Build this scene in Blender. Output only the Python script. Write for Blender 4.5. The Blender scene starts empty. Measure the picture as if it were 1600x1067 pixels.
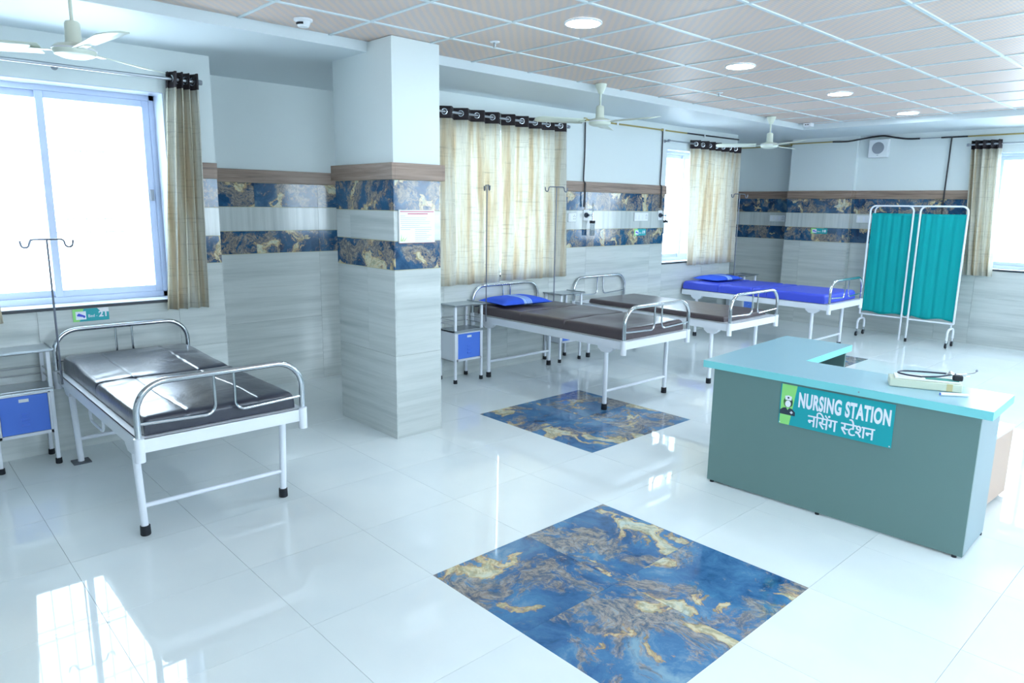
import bpy, bmesh, math, random
from mathutils import Vector, Matrix
random.seed(7)
sc = bpy.context.scene
COL = sc.collection
R = math.radians
PI = math.pi

# ------------------------------------------------------------------ camera
F_PX = 1104.2
YAW, PITCH, ROLL = R(137.07), R(10.915), R(0.856)
CAM_POS = Vector((2.4123, -2.9712, 1.6675))
fwd = Vector((math.cos(YAW) * math.cos(PITCH), math.sin(YAW) * math.cos(PITCH), -math.sin(PITCH)))
rgt = fwd.cross(Vector((0, 0, 1))).normalized()
upv = rgt.cross(fwd)
cr, sr = math.cos(ROLL), math.sin(ROLL)
rg2 = cr * rgt + sr * upv
up2 = -sr * rgt + cr * upv
cam_d = bpy.data.cameras.new('camera')
cam_d.sensor_width = 36
cam_d.lens = F_PX / 1600 * 36
cam_d.clip_start = 0.05
cam = bpy.data.objects.new('camera', cam_d)
COL.objects.link(cam)
M = Matrix((rg2, up2, -fwd)).transposed().to_4x4()
M.translation = CAM_POS
cam.matrix_world = M
sc.camera = cam

# ------------------------------------------------------------------ sky, exposure
SKY = 6.0
LAMP = 60.0
w = bpy.data.worlds.new('sky')
sc.world = w
w.use_nodes = True
bg = w.node_tree.nodes['Background']
bg.inputs[0].default_value = (0.70, 0.87, 1.0, 1)
bg.inputs[1].default_value = SKY
sc.view_settings.view_transform = 'Standard'
sc.view_settings.look = 'None'
sc.view_settings.gamma = 1
sc.view_settings.use_curve_mapping = False
sc.view_settings.exposure = 1.16

# ------------------------------------------------------------------ dimensions
XW = -2.963          # window wall (left)
XR = -3.73           # back of its recesses
YF = 7.45            # far wall
XE = 4.2             # right wall (behind the camera's right)
YS = -4.2            # wall behind the camera
ZC = 2.738           # tiled ceiling
ZS = 2.675           # plaster soffit along the walls
T = 0.6
REC = [(-0.955, 0.75), (6.28, 7.62)]   # recesses of the left wall in Y


# ------------------------------------------------------------------ materials
def s2l(c):
    return tuple((x / 12.92 if x <= 0.04045 else ((x + 0.055) / 1.055) ** 2.4) for x in (v / 255 for v in c))


MATS = {}


def mat(name, rgb, rough=0.5, metal=0.0, spec=0.5, emit=0.0):
    if name in MATS:
        return MATS[name]
    m = bpy.data.materials.new(name)
    m.use_nodes = True
    b = m.node_tree.nodes['Principled BSDF']
    c = s2l(rgb)
    b.inputs['Base Color'].default_value = (*c, 1)
    b.inputs['Roughness'].default_value = rough
    b.inputs['Metallic'].default_value = metal
    b.inputs['Specular IOR Level'].default_value = spec
    if emit:
        b.inputs['Emission Color'].default_value = (*c, 1)
        b.inputs['Emission Strength'].default_value = emit
    MATS[name] = m
    return m


def nd(m, t, **kw):
    n = m.node_tree.nodes.new(t)
    for k, v in kw.items():
        setattr(n, k, v)
    return n


def lk(m, a, b):
    m.node_tree.links.new(a, b)


def bsdf(m):
    return m.node_tree.nodes['Principled BSDF']


def ramp(m, stops):
    r = nd(m, 'ShaderNodeValToRGB')
    e = r.color_ramp.elements
    while len(e) < len(stops):
        e.new(0.5)
    for k, (p, c) in enumerate(stops):
        e[k].position = p
        e[k].color = (*s2l(c), 1)
    return r


def pos_vec(m, scale=(1, 1, 1), rnd=True):
    """world position (+ a random offset per piece), scaled"""
    g = nd(m, 'ShaderNodeNewGeometry')
    src = g.outputs['Position']
    if rnd:
        oi = nd(m, 'ShaderNodeObjectInfo')
        mu = nd(m, 'ShaderNodeVectorMath', operation='SCALE')
        cmb = nd(m, 'ShaderNodeCombineXYZ')
        for i in range(3):
            lk(m, oi.outputs['Random'], cmb.inputs[i])
        lk(m, cmb.outputs[0], mu.inputs[0])
        mu.inputs['Scale'].default_value = 37.0
        ad = nd(m, 'ShaderNodeVectorMath', operation='ADD')
        lk(m, src, ad.inputs[0])
        lk(m, mu.outputs[0], ad.inputs[1])
        src = ad.outputs[0]
    mp = nd(m, 'ShaderNodeMapping')
    mp.inputs['Scale'].default_value = scale
    lk(m, src, mp.inputs['Vector'])
    return mp.outputs[0]


def noise(m, vec, scale, detail=4, rough=0.55, dist=0.0):
    n = nd(m, 'ShaderNodeTexNoise')
    n.inputs['Scale'].default_value = scale
    n.inputs['Detail'].default_value = detail
    n.inputs['Roughness'].default_value = rough
    n.inputs['Distortion'].default_value = dist
    lk(m, vec, n.inputs['Vector'])
    return n.outputs['Fac']


def mixc(m, fac, a, b, blend='MIX'):
    x = nd(m, 'ShaderNodeMix', data_type='RGBA', blend_type=blend)
    if isinstance(fac, float):
        x.inputs[0].default_value = fac
    else:
        lk(m, fac, x.inputs[0])
    for sck, v in ((x.inputs[6], a), (x.inputs[7], b)):
        if isinstance(v, tuple):
            sck.default_value = (*s2l(v), 1)
        else:
            lk(m, v, sck)
    return x.outputs[2]


def bump(m, h, strength=0.1, dist=0.01):
    b = nd(m, 'ShaderNodeBump')
    b.inputs['Strength'].default_value = strength
    b.inputs['Distance'].default_value = dist
    lk(m, h, b.inputs['Height'])
    lk(m, b.outputs[0], bsdf(m).inputs['Normal'])


# polished white floor tile
m = mat('floor_white', (226, 233, 234), 0.035, spec=0.55)
v = pos_vec(m)
r = ramp(m, [(0.3, (222, 230, 232)), (0.7, (232, 238, 238))])
lk(m, noise(m, v, 1.6, 3), r.inputs[0])
lk(m, r.outputs[0], bsdf(m).inputs['Base Color'])
mat('grout', (150, 158, 160), 0.8)
mat('grout_gold', (188, 182, 140), 0.6)


def marble(name, rough, k=1.0, pal=((26, 56, 96), (50, 96, 142), (76, 126, 168), (132, 166, 186))):
    m = mat(name, (40, 90, 150), rough, spec=0.5)
    v = pos_vec(m)
    warp = nd(m, 'ShaderNodeTexNoise')
    warp.inputs['Scale'].default_value = 2.2 * k
    warp.inputs['Detail'].default_value = 5
    lk(m, v, warp.inputs['Vector'])
    ws = nd(m, 'ShaderNodeVectorMath', operation='SCALE')
    lk(m, warp.outputs['Color'], ws.inputs[0])
    ws.inputs['Scale'].default_value = 0.55
    va = nd(m, 'ShaderNodeVectorMath', operation='ADD')
    lk(m, v, va.inputs[0])
    lk(m, ws.outputs[0], va.inputs[1])
    v2 = va.outputs[0]
    # blue ground
    blue = ramp(m, [(0.30, pal[0]), (0.42, pal[1]), (0.56, pal[2]), (0.68, pal[3])])
    lk(m, noise(m, v2, 3.0 * k, 8, 0.68), blue.inputs[0])
    # granular grey-brown fields
    p2 = noise(m, v2, 2.1 * k, 10, 0.74, 0.3)
    pr2 = ramp(m, [(0.0, (0, 0, 0)), (0.495, (0, 0, 0)), (0.54, (225, 225, 225)), (1.0, (225, 225, 225))])
    lk(m, p2, pr2.inputs[0])
    br = ramp(m, [(0.36, (66, 84, 104)), (0.47, (128, 122, 116)), (0.54, (172, 152, 130)), (0.64, (176, 178, 168)), (0.72, (96, 128, 156))])
    lk(m, noise(m, v2, 26 * k, 6, 0.75), br.inputs[0])
    c = mixc(m, pr2.outputs[0], blue.outputs[0], br.outputs[0])
    # cream islands with a rusty rim
    p1 = noise(m, v2, 2.9 * k, 6, 0.60, 0.5)
    rim = ramp(m, [(0.0, (0, 0, 0)), (0.575, (0, 0, 0)), (0.59, (255, 255, 255)), (1.0, (255, 255, 255))])
    lk(m, p1, rim.inputs[0])
    isl = ramp(m, [(0.58, (178, 140, 104)), (0.605, (206, 190, 152)), (0.65, (214, 208, 178)), (0.72, (196, 206, 196))])
    lk(m, p1, isl.inputs[0])
    speck = ramp(m, [(0.40, (150, 160, 160)), (0.55, (255, 255, 255))])
    lk(m, noise(m, v2, 22 * k, 4, 0.7), speck.inputs[0])
    c = mixc(m, rim.outputs[0], c, mixc(m, 0.6, isl.outputs[0], speck.outputs[0], 'MULTIPLY'))
    lk(m, c, bsdf(m).inputs['Base Color'])
    return m


marble('marble_floor', 0.05, 0.95)
marble('marble_wall', 0.09, 1.5, ((18, 40, 66), (34, 72, 108), (52, 94, 130), (104, 132, 150)))


def travertine(name, scale):
    m = mat(name, (180, 190, 186), 0.10, spec=0.5)
    v = pos_vec(m, scale)
    r = ramp(m, [(0.25, (172, 180, 180)), (0.45, (194, 200, 198)), (0.6, (206, 211, 209)), (0.8, (186, 190, 187))])
    lk(m, noise(m, v, 1.0, 7, 0.66, 0.0), r.inputs[0])
    pit = ramp(m, [(0.0, (0, 0, 0)), (0.66, (0, 0, 0)), (0.72, (120, 120, 120)), (1, (150, 150, 150))])
    lk(m, noise(m, v, 2.6, 8, 0.75), pit.inputs[0])
    c = mixc(m, pit.outputs[0], r.outputs[0], (128, 126, 116))
    lk(m, c, bsdf(m).inputs['Base Color'])
    return m


travertine('travertine', (0.7, 0.7, 17))
travertine('travertine_upright', (20, 20, 0.8))

m = mat('paint_white', (222, 230, 230), 0.55, spec=0.3)
mat('paint_soffit', (214, 224, 228), 0.5, spec=0.3)
# laminate wood strip
m = mat('wood_trim', (140, 118, 104), 0.4)
v = pos_vec(m, (1.2, 1.2, 26), False)
r = ramp(m, [(0.3, (104, 84, 74)), (0.5, (146, 124, 110)), (0.7, (170, 148, 132))])
lk(m, noise(m, v, 1.6, 7, 0.65, 0.5), r.inputs[0])
lk(m, r.outputs[0], bsdf(m).inputs['Base Color'])
# ceiling tile: pinkish gypsum with a woven print
m = mat('ceiling_tile', (200, 186, 178), 0.5, spec=0.35)
v = pos_vec(m, (1, 1, 1), False)
wv = nd(m, 'ShaderNodeTexWave', wave_type='BANDS', bands_direction='DIAGONAL')
wv.inputs['Scale'].default_value = 9.0
wv.inputs['Distortion'].default_value = 1.5
lk(m, v, wv.inputs['Vector'])
wv2 = nd(m, 'ShaderNodeTexWave', wave_type='BANDS', bands_direction='X')
wv2.inputs['Scale'].default_value = 16.0
wv2.inputs['Distortion'].default_value = 0.6
lk(m, v, wv2.inputs['Vector'])
r1 = ramp(m, [(0.2, (208, 192, 188)), (0.8, (228, 198, 176))])
lk(m, wv.outputs['Fac'], r1.inputs[0])
r2 = ramp(m, [(0.35, (206, 192, 190)), (0.65, (222, 204, 194))])
lk(m, wv2.outputs['Fac'], r2.inputs[0])
lk(m, mixc(m, 0.5, r1.outputs[0], r2.outputs[0]), bsdf(m).inputs['Base Color'])
mat('grid_white', (214, 226, 230), 0.4)
mat('alu_frame', (196, 208, 232), 0.35)
mat('granite', (58, 62, 70), 0.25)
mat('reveal', (206, 216, 232), 0.08)
mat('sill_white', (226, 232, 238), 0.2)
mat('bar_dark', (80, 84, 92), 0.5)
mat('bar_white', (236, 240, 244), 0.5)
# window glass
m = bpy.data.materials.new('glass')
m.use_nodes = True
m.node_tree.nodes.clear()
out = nd(m, 'ShaderNodeOutputMaterial')
tr = nd(m, 'ShaderNodeBsdfTransparent')
gl = nd(m, 'ShaderNodeBsdfGlossy')
gl.inputs['Roughness'].default_value = 0.02
fr = nd(m, 'ShaderNodeLayerWeight')
pw = nd(m, 'ShaderNodeMath', operation='POWER')
pw.inputs[1].default_value = 5.0
lk(m, fr.outputs['Facing'], pw.inputs[0])
ma = nd(m, 'ShaderNodeMath', operation='MULTIPLY_ADD')
ma.inputs[1].default_value = 0.9
ma.inputs[2].default_value = 0.035
lk(m, pw.outputs[0], ma.inputs[0])
mx = nd(m, 'ShaderNodeMixShader')
lk(m, ma.outputs[0], mx.inputs[0])
lk(m, tr.outputs[0], mx.inputs[1])
lk(m, gl.outputs[0], mx.inputs[2])
lk(m, mx.outputs[0], out.inputs[0])
MATS['glass'] = m
m = mat('clear_plastic', (225, 235, 240), 0.1)
bsdf(m).inputs['Transmission Weight'].default_value = 0.85
# curtain linen, lets some daylight through
m = mat('linen', (206, 196, 168), 0.85, spec=0.1)
g = nd(m, 'ShaderNodeNewGeometry')
sp = nd(m, 'ShaderNodeSeparateXYZ')
lk(m, g.outputs['Position'], sp.inputs[0])
sm = nd(m, 'ShaderNodeMath', operation='ADD')
lk(m, sp.outputs['X'], sm.inputs[0])
lk(m, sp.outputs['Y'], sm.inputs[1])
cb = nd(m, 'ShaderNodeCombineXYZ')
lk(m, sm.outputs[0], cb.inputs[0])
mz = nd(m, 'ShaderNodeMath', operation='MULTIPLY')
mz.inputs[1].default_value = 0.06
lk(m, sp.outputs['Z'], mz.inputs[0])
lk(m, mz.outputs[0], cb.inputs[1])
r = ramp(m, [(0.36, (222, 208, 182)), (0.46, (233, 226, 208)), (0.55, (238, 236, 226))])
lk(m, noise(m, cb.outputs[0], 13, 2), r.inputs[0])
v = pos_vec(m, (60, 60, 3), False)
v2 = pos_vec(m, (3, 3, 60), False)
th = ramp(m, [(0.35, (190, 190, 190)), (0.6, (255, 255, 255))])
lk(m, noise(m, v, 3, 3), th.inputs[0])
th2 = ramp(m, [(0.30, (150, 150, 150)), (0.45, (255, 255, 255))])
lk(m, noise(m, v2, 1.2, 4, 0.7), th2.inputs[0])
c = mixc(m, 0.3, r.outputs[0], th.outputs[0], 'MULTIPLY')
c = mixc(m, 0.35, c, th2.outputs[0], 'MULTIPLY')
lk(m, c, bsdf(m).inputs['Base Color'])
tl = nd(m, 'ShaderNodeBsdfTranslucent')
lk(m, c, tl.inputs[0])
mx = nd(m, 'ShaderNodeMixShader')
mx.inputs[0].default_value = 0.35
lk(m, bsdf(m).outputs[0], mx.inputs[1])
lk(m, tl.outputs[0], mx.inputs[2])
lk(m, mx.outputs[0], m.node_tree.nodes['Material Output'].inputs[0])
mat('curtain_band', (46, 38, 42), 0.8)
mat('chrome', (200, 206, 212), 0.16, 1.0)
mat('steel', (176, 184, 190), 0.28, 1.0)
mat('rod_steel', (180, 184, 190), 0.3, 0.9)
mat('iv_steel', (116, 122, 136), 0.35, 0.5)
mat('white_enamel', (232, 236, 244), 0.3)
mat('rubber', (26, 30, 38), 0.6)


def leather(name, rgb, rough, bs=0.25):
    m = mat(name, rgb, rough, spec=0.5)
    v = pos_vec(m, (1, 1, 1), False)
    n1 = noise(m, v, 5, 5, 0.6, 0.6)
    bump(m, n1, bs, 0.03)
    return m


m = leather('leather_black', (40, 44, 60), 0.32, 0.22)
bsdf(m).inputs['Coat Weight'].default_value = 0.6
bsdf(m).inputs['Coat Roughness'].default_value = 0.22
leather('leather_brown', (84, 74, 78), 0.30, 0.15)
leather('leather_blue', (66, 84, 212), 0.38, 0.10)
# pillow cloth with four pale stripes
m = mat('pillow_blue', (58, 100, 230), 0.7, spec=0.2)
tc = nd(m, 'ShaderNodeTexCoord')
sp = nd(m, 'ShaderNodeSeparateXYZ')
lk(m, tc.outputs['Object'], sp.inputs[0])
st = nd(m, 'ShaderNodeMapRange')
st.inputs['From Min'].default_value = -0.05
st.inputs['From Max'].default_value = 0.055
lk(m, sp.outputs['Y'], st.inputs['Value'])
r = nd(m, 'ShaderNodeValToRGB')
r.color_ramp.interpolation = 'CONSTANT'
B0, B1 = (58, 100, 230), (166, 198, 242)
stops = [(0.0, B0), (0.03, B1), (0.36, B0), (0.42, B1), (0.56, B0), (0.62, B1), (0.76, B0), (0.82, B1), (0.96, B0)]
e = r.color_ramp.elements
while len(e) < len(stops):
    e.new(0.5)
for k, (p, c) in enumerate(stops):
    e[k].position = p
    e[k].color = (*s2l(c), 1)
lk(m, st.outputs[0], r.inputs[0])
lk(m, r.outputs[0], bsdf(m).inputs['Base Color'])
mat('locker_blue', (78, 124, 226), 0.4)
mat('locker_white', (222, 226, 234), 0.4)
mat('desk_panel', (104, 134, 132), 0.35)
mat('desk_panel_lit', (140, 160, 166), 0.35)  # same laminate as desk_panel, with the stronger light put into its colour
mat('desk_top', (150, 190, 204), 0.2)
mat('desk_edge', (128, 212, 216), 0.3)
mat('sign_teal', (22, 164, 172), 0.4)
mat('sign_lime', (150, 226, 130), 0.4)
mat('sign_white', (236, 240, 250), 0.4)
mat('ink_dark', (44, 58, 74), 0.5)
mat('ink_grey', (170, 178, 184), 0.6)
mat('ink_red', (206, 120, 140), 0.6)
mat('ink_green', (170, 206, 120), 0.6)
mat('paper', (246, 248, 250), 0.5)
mat('paper_edge', (120, 60, 60), 0.5)
mat('screen_cloth', (18, 158, 160), 0.8, spec=0.15)
mat('fan_cream', (224, 232, 218), 0.3)
mat('plastic_white', (234, 238, 242), 0.35)
mat('plastic_grey', (150, 156, 166), 0.5)
mat('cable_black', (40, 38, 44), 0.5)
mat('brass', (176, 158, 96), 0.4, 0.2)
mat('box_cream', (206, 214, 194), 0.5)
mat('box_green', (60, 150, 140), 0.6)
mat('tape_tan', (200, 188, 140), 0.6)
mat('navy_tube', (34, 40, 62), 0.4)
mat('oak_board', (196, 170, 152), 0.4)
mat('lamp_glow', (236, 244, 255), 0.4, emit=LAMP)
bsdf(MATS['lamp_glow']).inputs['Emission Color'].default_value = (0.70, 0.87, 1.0, 1)


# ------------------------------------------------------------------ mesh helpers
class MB:
    def __init__(s):
        s.v, s.f = [], []

    def add(s, vs, fs):
        n = len(s.v)
        s.v += [tuple(p) for p in vs]
        s.f += [tuple(i + n for i in f) for f in fs]
        return s

    def box(s, x0, x1, y0, y1, z0, z1):
        if x0 > x1: x0, x1 = x1, x0
        if y0 > y1: y0, y1 = y1, y0
        if z0 > z1: z0, z1 = z1, z0
        return s.add([(x0, y0, z0), (x1, y0, z0), (x1, y1, z0), (x0, y1, z0), (x0, y0, z1), (x1, y0, z1), (x1, y1, z1), (x0, y1, z1)],
                     [(0, 3, 2, 1), (4, 5, 6, 7), (0, 1, 5, 4), (1, 2, 6, 5), (2, 3, 7, 6), (3, 0, 4, 7)])

    def tube(s, pts, r, n=10, closed=False, rs=None):
        pts = [Vector(p) for p in pts]
        N = len(pts)
        rings = []
        t0 = None
        for i in range(N):
            if closed:
                t = (pts[(i + 1) % N] - pts[i - 1]).normalized()
            elif i == 0:
                t = (pts[1] - pts[0]).normalized()
            elif i == N - 1:
                t = (pts[-1] - pts[-2]).normalized()
            else:
                t = ((pts[i + 1] - pts[i]).normalized() + (pts[i] - pts[i - 1]).normalized()).normalized()
            if t0 is None:
                a = Vector((0, 0, 1)) if abs(t.z) < 0.9 else Vector((1, 0, 0))
                nrm = t.cross(a).normalized()
            else:
                nrm = (nrm - t * nrm.dot(t)).normalized()
            t0 = t
            bn = t.cross(nrm)
            rr = rs[i] if rs else r
            rings.append([pts[i] + rr * (math.cos(2 * PI * k / n) * nrm + math.sin(2 * PI * k / n) * bn) for k in range(n)])
        vs = [p for rg in rings for p in rg]
        fs = []
        for i in range(N if closed else N - 1):
            j = (i + 1) % N
            for k in range(n):
                fs.append((i * n + k, i * n + (k + 1) % n, j * n + (k + 1) % n, j * n + k))
        if not closed:
            fs.append(tuple(reversed(range(n))))
            fs.append(tuple((N - 1) * n + k for k in range(n)))
        return s.add(vs, fs)

    def lathe(s, prof, c=(0, 0, 0), n=24, caps=True):
        cx, cy, cz = c
        vs, fs = [], []
        for r, z in prof:
            for k in range(n):
                a = 2 * PI * k / n
                vs.append((cx + r * math.cos(a), cy + r * math.sin(a), cz + z))
        for i in range(len(prof) - 1):
            for k in range(n):
                fs.append((i * n + k, i * n + (k + 1) % n, (i + 1) * n + (k + 1) % n, (i + 1) * n + k))
        if caps:
            fs.append(tuple(reversed(range(n))))
            fs.append(tuple((len(prof) - 1) * n + k for k in range(n)))
        return s.add(vs, fs)

    def prism(s, poly, f0, f1):
        """poly: list of 2-D points, f0/f1 map a 2-D point to the two end faces"""
        n = len(poly)
        vs = [f0(p) for p in poly] + [f1(p) for p in poly]
        fs = [tuple(reversed(range(n))), tuple(range(n, 2 * n))]
        for k in range(n):
            fs.append((k, (k + 1) % n, n + (k + 1) % n, n + k))
        return s.add(vs, fs)

    def xf(s, mtx):
        s.v = [tuple(mtx @ Vector(p)) for p in s.v]
        return s

    def mesh(s, name, material):
        me = bpy.data.meshes.new(name)
        me.from_pydata(s.v, [], s.f)
        bm = bmesh.new()
        bm.from_mesh(me)
        bmesh.ops.recalc_face_normals(bm, faces=bm.faces)
        bm.to_mesh(me)
        bm.free()
        for p in me.polygons:
            p.use_smooth = True
        me.set_sharp_from_angle(angle=R(38))
        if isinstance(material, str):
            material = MATS[material]
        me.materials.append(material)
        return me

    def build(s, name, material, parent=None, bevel=0.0, solid=0.0):
        me = s.mesh(name, material)
        o = bpy.data.objects.new(name, me)
        COL.objects.link(o)
        if parent is not None:
            o.parent = parent
        if solid:
            q = o.modifiers.new('thick', 'SOLIDIFY')
            q.thickness = solid
            q.offset = 0
        if bevel:
            q = o.modifiers.new('bevel', 'BEVEL')
            q.width = bevel
            q.segments = 2
            q.limit_method = 'ANGLE'
            q.angle_limit = R(40)
        return o


def obj(name, me, parent=None, loc=None):
    o = bpy.data.objects.new(name, me)
    COL.objects.link(o)
    if parent is not None:
        o.parent = parent
    if loc is not None:
        o.location = loc
    return o


def thing(name, label, cat, loc=(0, 0, 0), rz=0.0, group=None):
    o = bpy.data.objects.new(name, None)
    o.empty_display_size = 0.1
    COL.objects.link(o)
    o.location = loc
    o.rotation_euler = (0, 0, rz)
    tag(o, label, cat, group)
    return o


def tag(o, label, cat, group=None):
    o['label'] = label
    o['category'] = cat
    if group:
        o['group'] = group
    return o


def struct(o):
    o['kind'] = 'structure'
    return o


def fillet(pts, r, n=6):
    """round the inner corners of a polyline"""
    pts = [Vector(p) for p in pts]
    out = [pts[0]]
    for i in range(1, len(pts) - 1):
        a, b, c = pts[i - 1], pts[i], pts[i + 1]
        d1, d2 = (a - b), (c - b)
        l1, l2 = d1.length, d2.length
        d1.normalize()
        d2.normalize()
        ang = d1.angle(d2)
        if ang > PI - 0.02:
            out.append(b)
            continue
        t = min(r / math.tan(ang / 2), l1 * 0.49, l2 * 0.49)
        rr = t * math.tan(ang / 2)
        bis = (d1 + d2).normalized()
        cen = b + bis * (rr / math.sin(ang / 2))
        p0, p1 = b + d1 * t, b + d2 * t
        u0, u1 = (p0 - cen), (p1 - cen)
        tot = u0.angle(u1)
        for k in range(n + 1):
            q = k / n
            out.append(cen + (u0 * math.sin((1 - q) * tot) + u1 * math.sin(q * tot)) / math.sin(tot))
    out.append(pts[-1])
    return out


def text_mesh(body, size, bold=0.0, cond=1.0, font_space=1.0):
    """flat outline of a text, as (verts, faces) with its lower-left corner at the origin"""
    c = bpy.data.curves.new('lettering', 'FONT')
    c.body = body
    c.size = size
    c.offset = bold
    c.space_character = font_space
    o = bpy.data.objects.new('lettering', c)
    COL.objects.link(o)
    dg = bpy.context.evaluated_depsgraph_get()
    me = bpy.data.meshes.new_from_object(o.evaluated_get(dg))
    vs = [tuple(v.co) for v in me.vertices]
    fs = [tuple(p.vertices) for p in me.polygons]
    bpy.data.objects.remove(o)
    bpy.data.curves.remove(c)
    bpy.data.meshes.remove(me)
    if not vs:
        return [], [], 0, 0
    x0 = min(p[0] for p in vs)
    vs = [((p[0] - x0) * cond, p[1], 0) for p in vs]
    return vs, fs, max(p[0] for p in vs), max(p[1] for p in vs)


# ------------------------------------------------------------------ wall helpers
# a wall frame maps (s along the wall, d out of the room, z) to the world
WF = {
    'left': lambda s, d, z: (XW - d, s, z),
    'rec': lambda s, d, z: (XR - d, s, z),
    'back': lambda s, d, z: (s, YF + d, z),
    'right': lambda s, d, z: (XE + d, s, z),
    'front': lambda s, d, z: (s, YS - d, z),
}


def wbox(mb, fr, s0, s1, d0, d1, z0, z1):
    a, b = fr(s0, d0, z0), fr(s1, d1, z1)
    mb.box(a[0], b[0], a[1], b[1], a[2], b[2])
    return mb


WIN_Z = (0.97, 2.39)
WINS = {  # name: wall, s0, s1
    'window_1': ('left', -2.67, -1.285),
    'window_2': ('left', 1.12, 2.55),
    'window_3': ('left', 4.62, 6.0),
    'window_4': ('back', -0.17, 1.35),
    'added_window_5': ('right', -3.2, -0.8),  # right-wall windows: unseen, added and widened to let in more daylight
    'added_window_6': ('right', 0.3, 2.7),
    'added_window_7': ('right', 3.7, 6.1),
}


def split(s0, s1, wall):
    """pieces of [s0,s1] as (a, b, is_window)"""
    cuts = sorted((max(a, s0), min(b, s1)) for (wl, a, b) in WINS.values() if wl == wall and b > s0 and a < s1)
    out, p = [], s0
    for a, b in cuts:
        if a > p:
            out.append((p, a, False))
        out.append((a, b, True))
        p = b
    if p < s1:
        out.append((p, s1, False))
    return out


def wall_shell(mb, fr, s0, s1, wall, thick=0.36, top=2.82):
    for a, b, isw in split(s0, s1, wall):
        if isw:
            wbox(mb, fr, a, b, 0, thick, 0, WIN_Z[0] - 0.02)
            wbox(mb, fr, a, b, 0, thick, WIN_Z[1], top)
        else:
            wbox(mb, fr, a, b, 0, thick, 0, top)


ROWS = [  # z0, z1, tile length, material
    (0.0, 0.606, 1.2, 'travertine'),
    (0.608, 1.213, 1.2, 'travertine'),
    (1.217, 1.411, 0.6, 'marble_wall'),
    (1.415, 1.617, 1.2, 'travertine_upright'),
    (1.621, 1.824, 0.6, 'marble_wall'),
]
TRIM = (1.826, 1.936)
TT = 0.009


def wall_tiles(parent, fr, s0, s1, wall, phase=0.0):
    """ceramic wainscot: every tile its own piece, plus the golden joint bed behind them"""
    for z0, z1, L, mt in ROWS:
        k0 = math.floor((s0 - phase) / L)
        k1 = math.ceil((s1 - phase) / L)
        for k in range(k0, k1):
            a, b = max(s0, phase + k * L), min(s1, phase + (k + 1) * L)
            if b - a < 0.004:
                continue
            for p, q, isw in split(a, b, wall):
                if q - p < 0.004:
                    continue
                zt = min(z1, WIN_Z[0] - 0.022) if isw else z1
                if zt - z0 < 0.01:
                    continue
                mb = MB()
                wbox(mb, fr, p + 0.0008, q - 0.0008, -TT, -0.001, z0, zt)
                mb.build('wall_tile', mt, parent)
    for p, q, isw in split(s0, s1, wall):
        if isw:
            continue
        mb = MB()
        wbox(mb, fr, p, q, -0.004, -0.0005, 1.2, 1.826)
        mb.build('tile_joint', 'grout_gold', parent)
        mb = MB()
        wbox(mb, fr, p, q, -0.026, -0.0005, *TRIM)
        mb.build('wood_strip', 'wood_trim', parent, bevel=0.002)


# ------------------------------------------------------------------ the shell of the room
# floor: grout bed and one object per tile
mb = MB()
mb.box(XW, XE, YS, YF + 0.02, -0.12, -0.003)
for a, b in REC:
    mb.box(XR, XW, a, b, -0.12, -0.003)
mb.box(-2.95, -2.70, YF + 0.02, 7.62, -0.12, -0.003)
floor = struct(mb.build('floor', 'grout'))
BLUE = {(i, j) for i0, j0 in ((0, -2), (-3, 1), (-3, 7)) for i in (i0, i0 + 1) for j in (j0, j0 + 1)}
mb = MB().box(0.0008, T - 0.0008, 0.0008, T - 0.0008, -0.012, 0)
me_w = mb.mesh('floor_tile', 'floor_white')
me_b = mb.mesh('floor_tile', 'marble_floor')
for i in range(-7, 7):
    for j in range(-7, 13):
        x0, x1, y0, y1 = i * T, i * T + T, j * T, j * T + T
        spans = []
        cx0 = max(x0, XW)
        ymax = min(y1, YF - 0.002)
        if x1 > XW + 0.01 and cx0 < XE and ymax > y0 + 0.01:
            spans.append((cx0, min(x1, XE), max(y0, YS), ymax))
        for a, b in REC:
            cy0, cy1, rx0, rx1 = max(y0, a), min(y1, b), max(x0, XR), min(x1, XW)
            if cy1 - cy0 > 0.01 and rx1 - rx0 > 0.01:
                spans.append((rx0, rx1, cy0, cy1))
        for (a, b, c, d) in spans:
            if b - a > T - 0.001 and d - c > T - 0.001:
                obj('floor_tile', me_b if (i, j) in BLUE else me_w, floor, (x0, y0, 0))
            else:
                MB().box(a + 0.0008, b - 0.0008, c + 0.0008, d - 0.0008, -0.012, 0).build('floor_tile', 'floor_white', floor)

# left wall with two recesses
mb = MB()
segs_left = [(YS, REC[0][0]), (REC[0][1], REC[1][0])]
for a, b in segs_left:
    wall_shell(mb, WF['left'], a, b, 'left')
for a, b in REC:
    wbox(mb, WF['rec'], a, b, 0, 0.2, 0, 2.82)
# returns of the recesses
mb.box(XR, XW - 0.36, REC[0][0] - 0.2, REC[0][0], 0, 2.82)
mb.box(XR, XW - 0.36, REC[0][1], REC[0][1] + 0.2, 0, 2.82)
mb.box(XR, XW - 0.36, REC[1][0] - 0.2, REC[1][0], 0, 2.82)
wall_left = struct(mb.build('wall_left', 'paint_white'))
for a, b in segs_left:
    wall_tiles(wall_left, WF['left'], a, b, 'left', phase=REC[0][0] if a < 0 else REC[0][1])
for a, b in REC:
    wall_tiles(wall_left, WF['rec'], a, min(b, 7.6), 'none', phase=a)
# the returns seen from the room (faces looking towards -Y / +Y)
ret = lambda s, d, z: (s, REC[0][1] + d, z)
wall_tiles(wall_left, ret, XR + 0.01, XW + 0.009, 'none', phase=XR)

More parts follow.
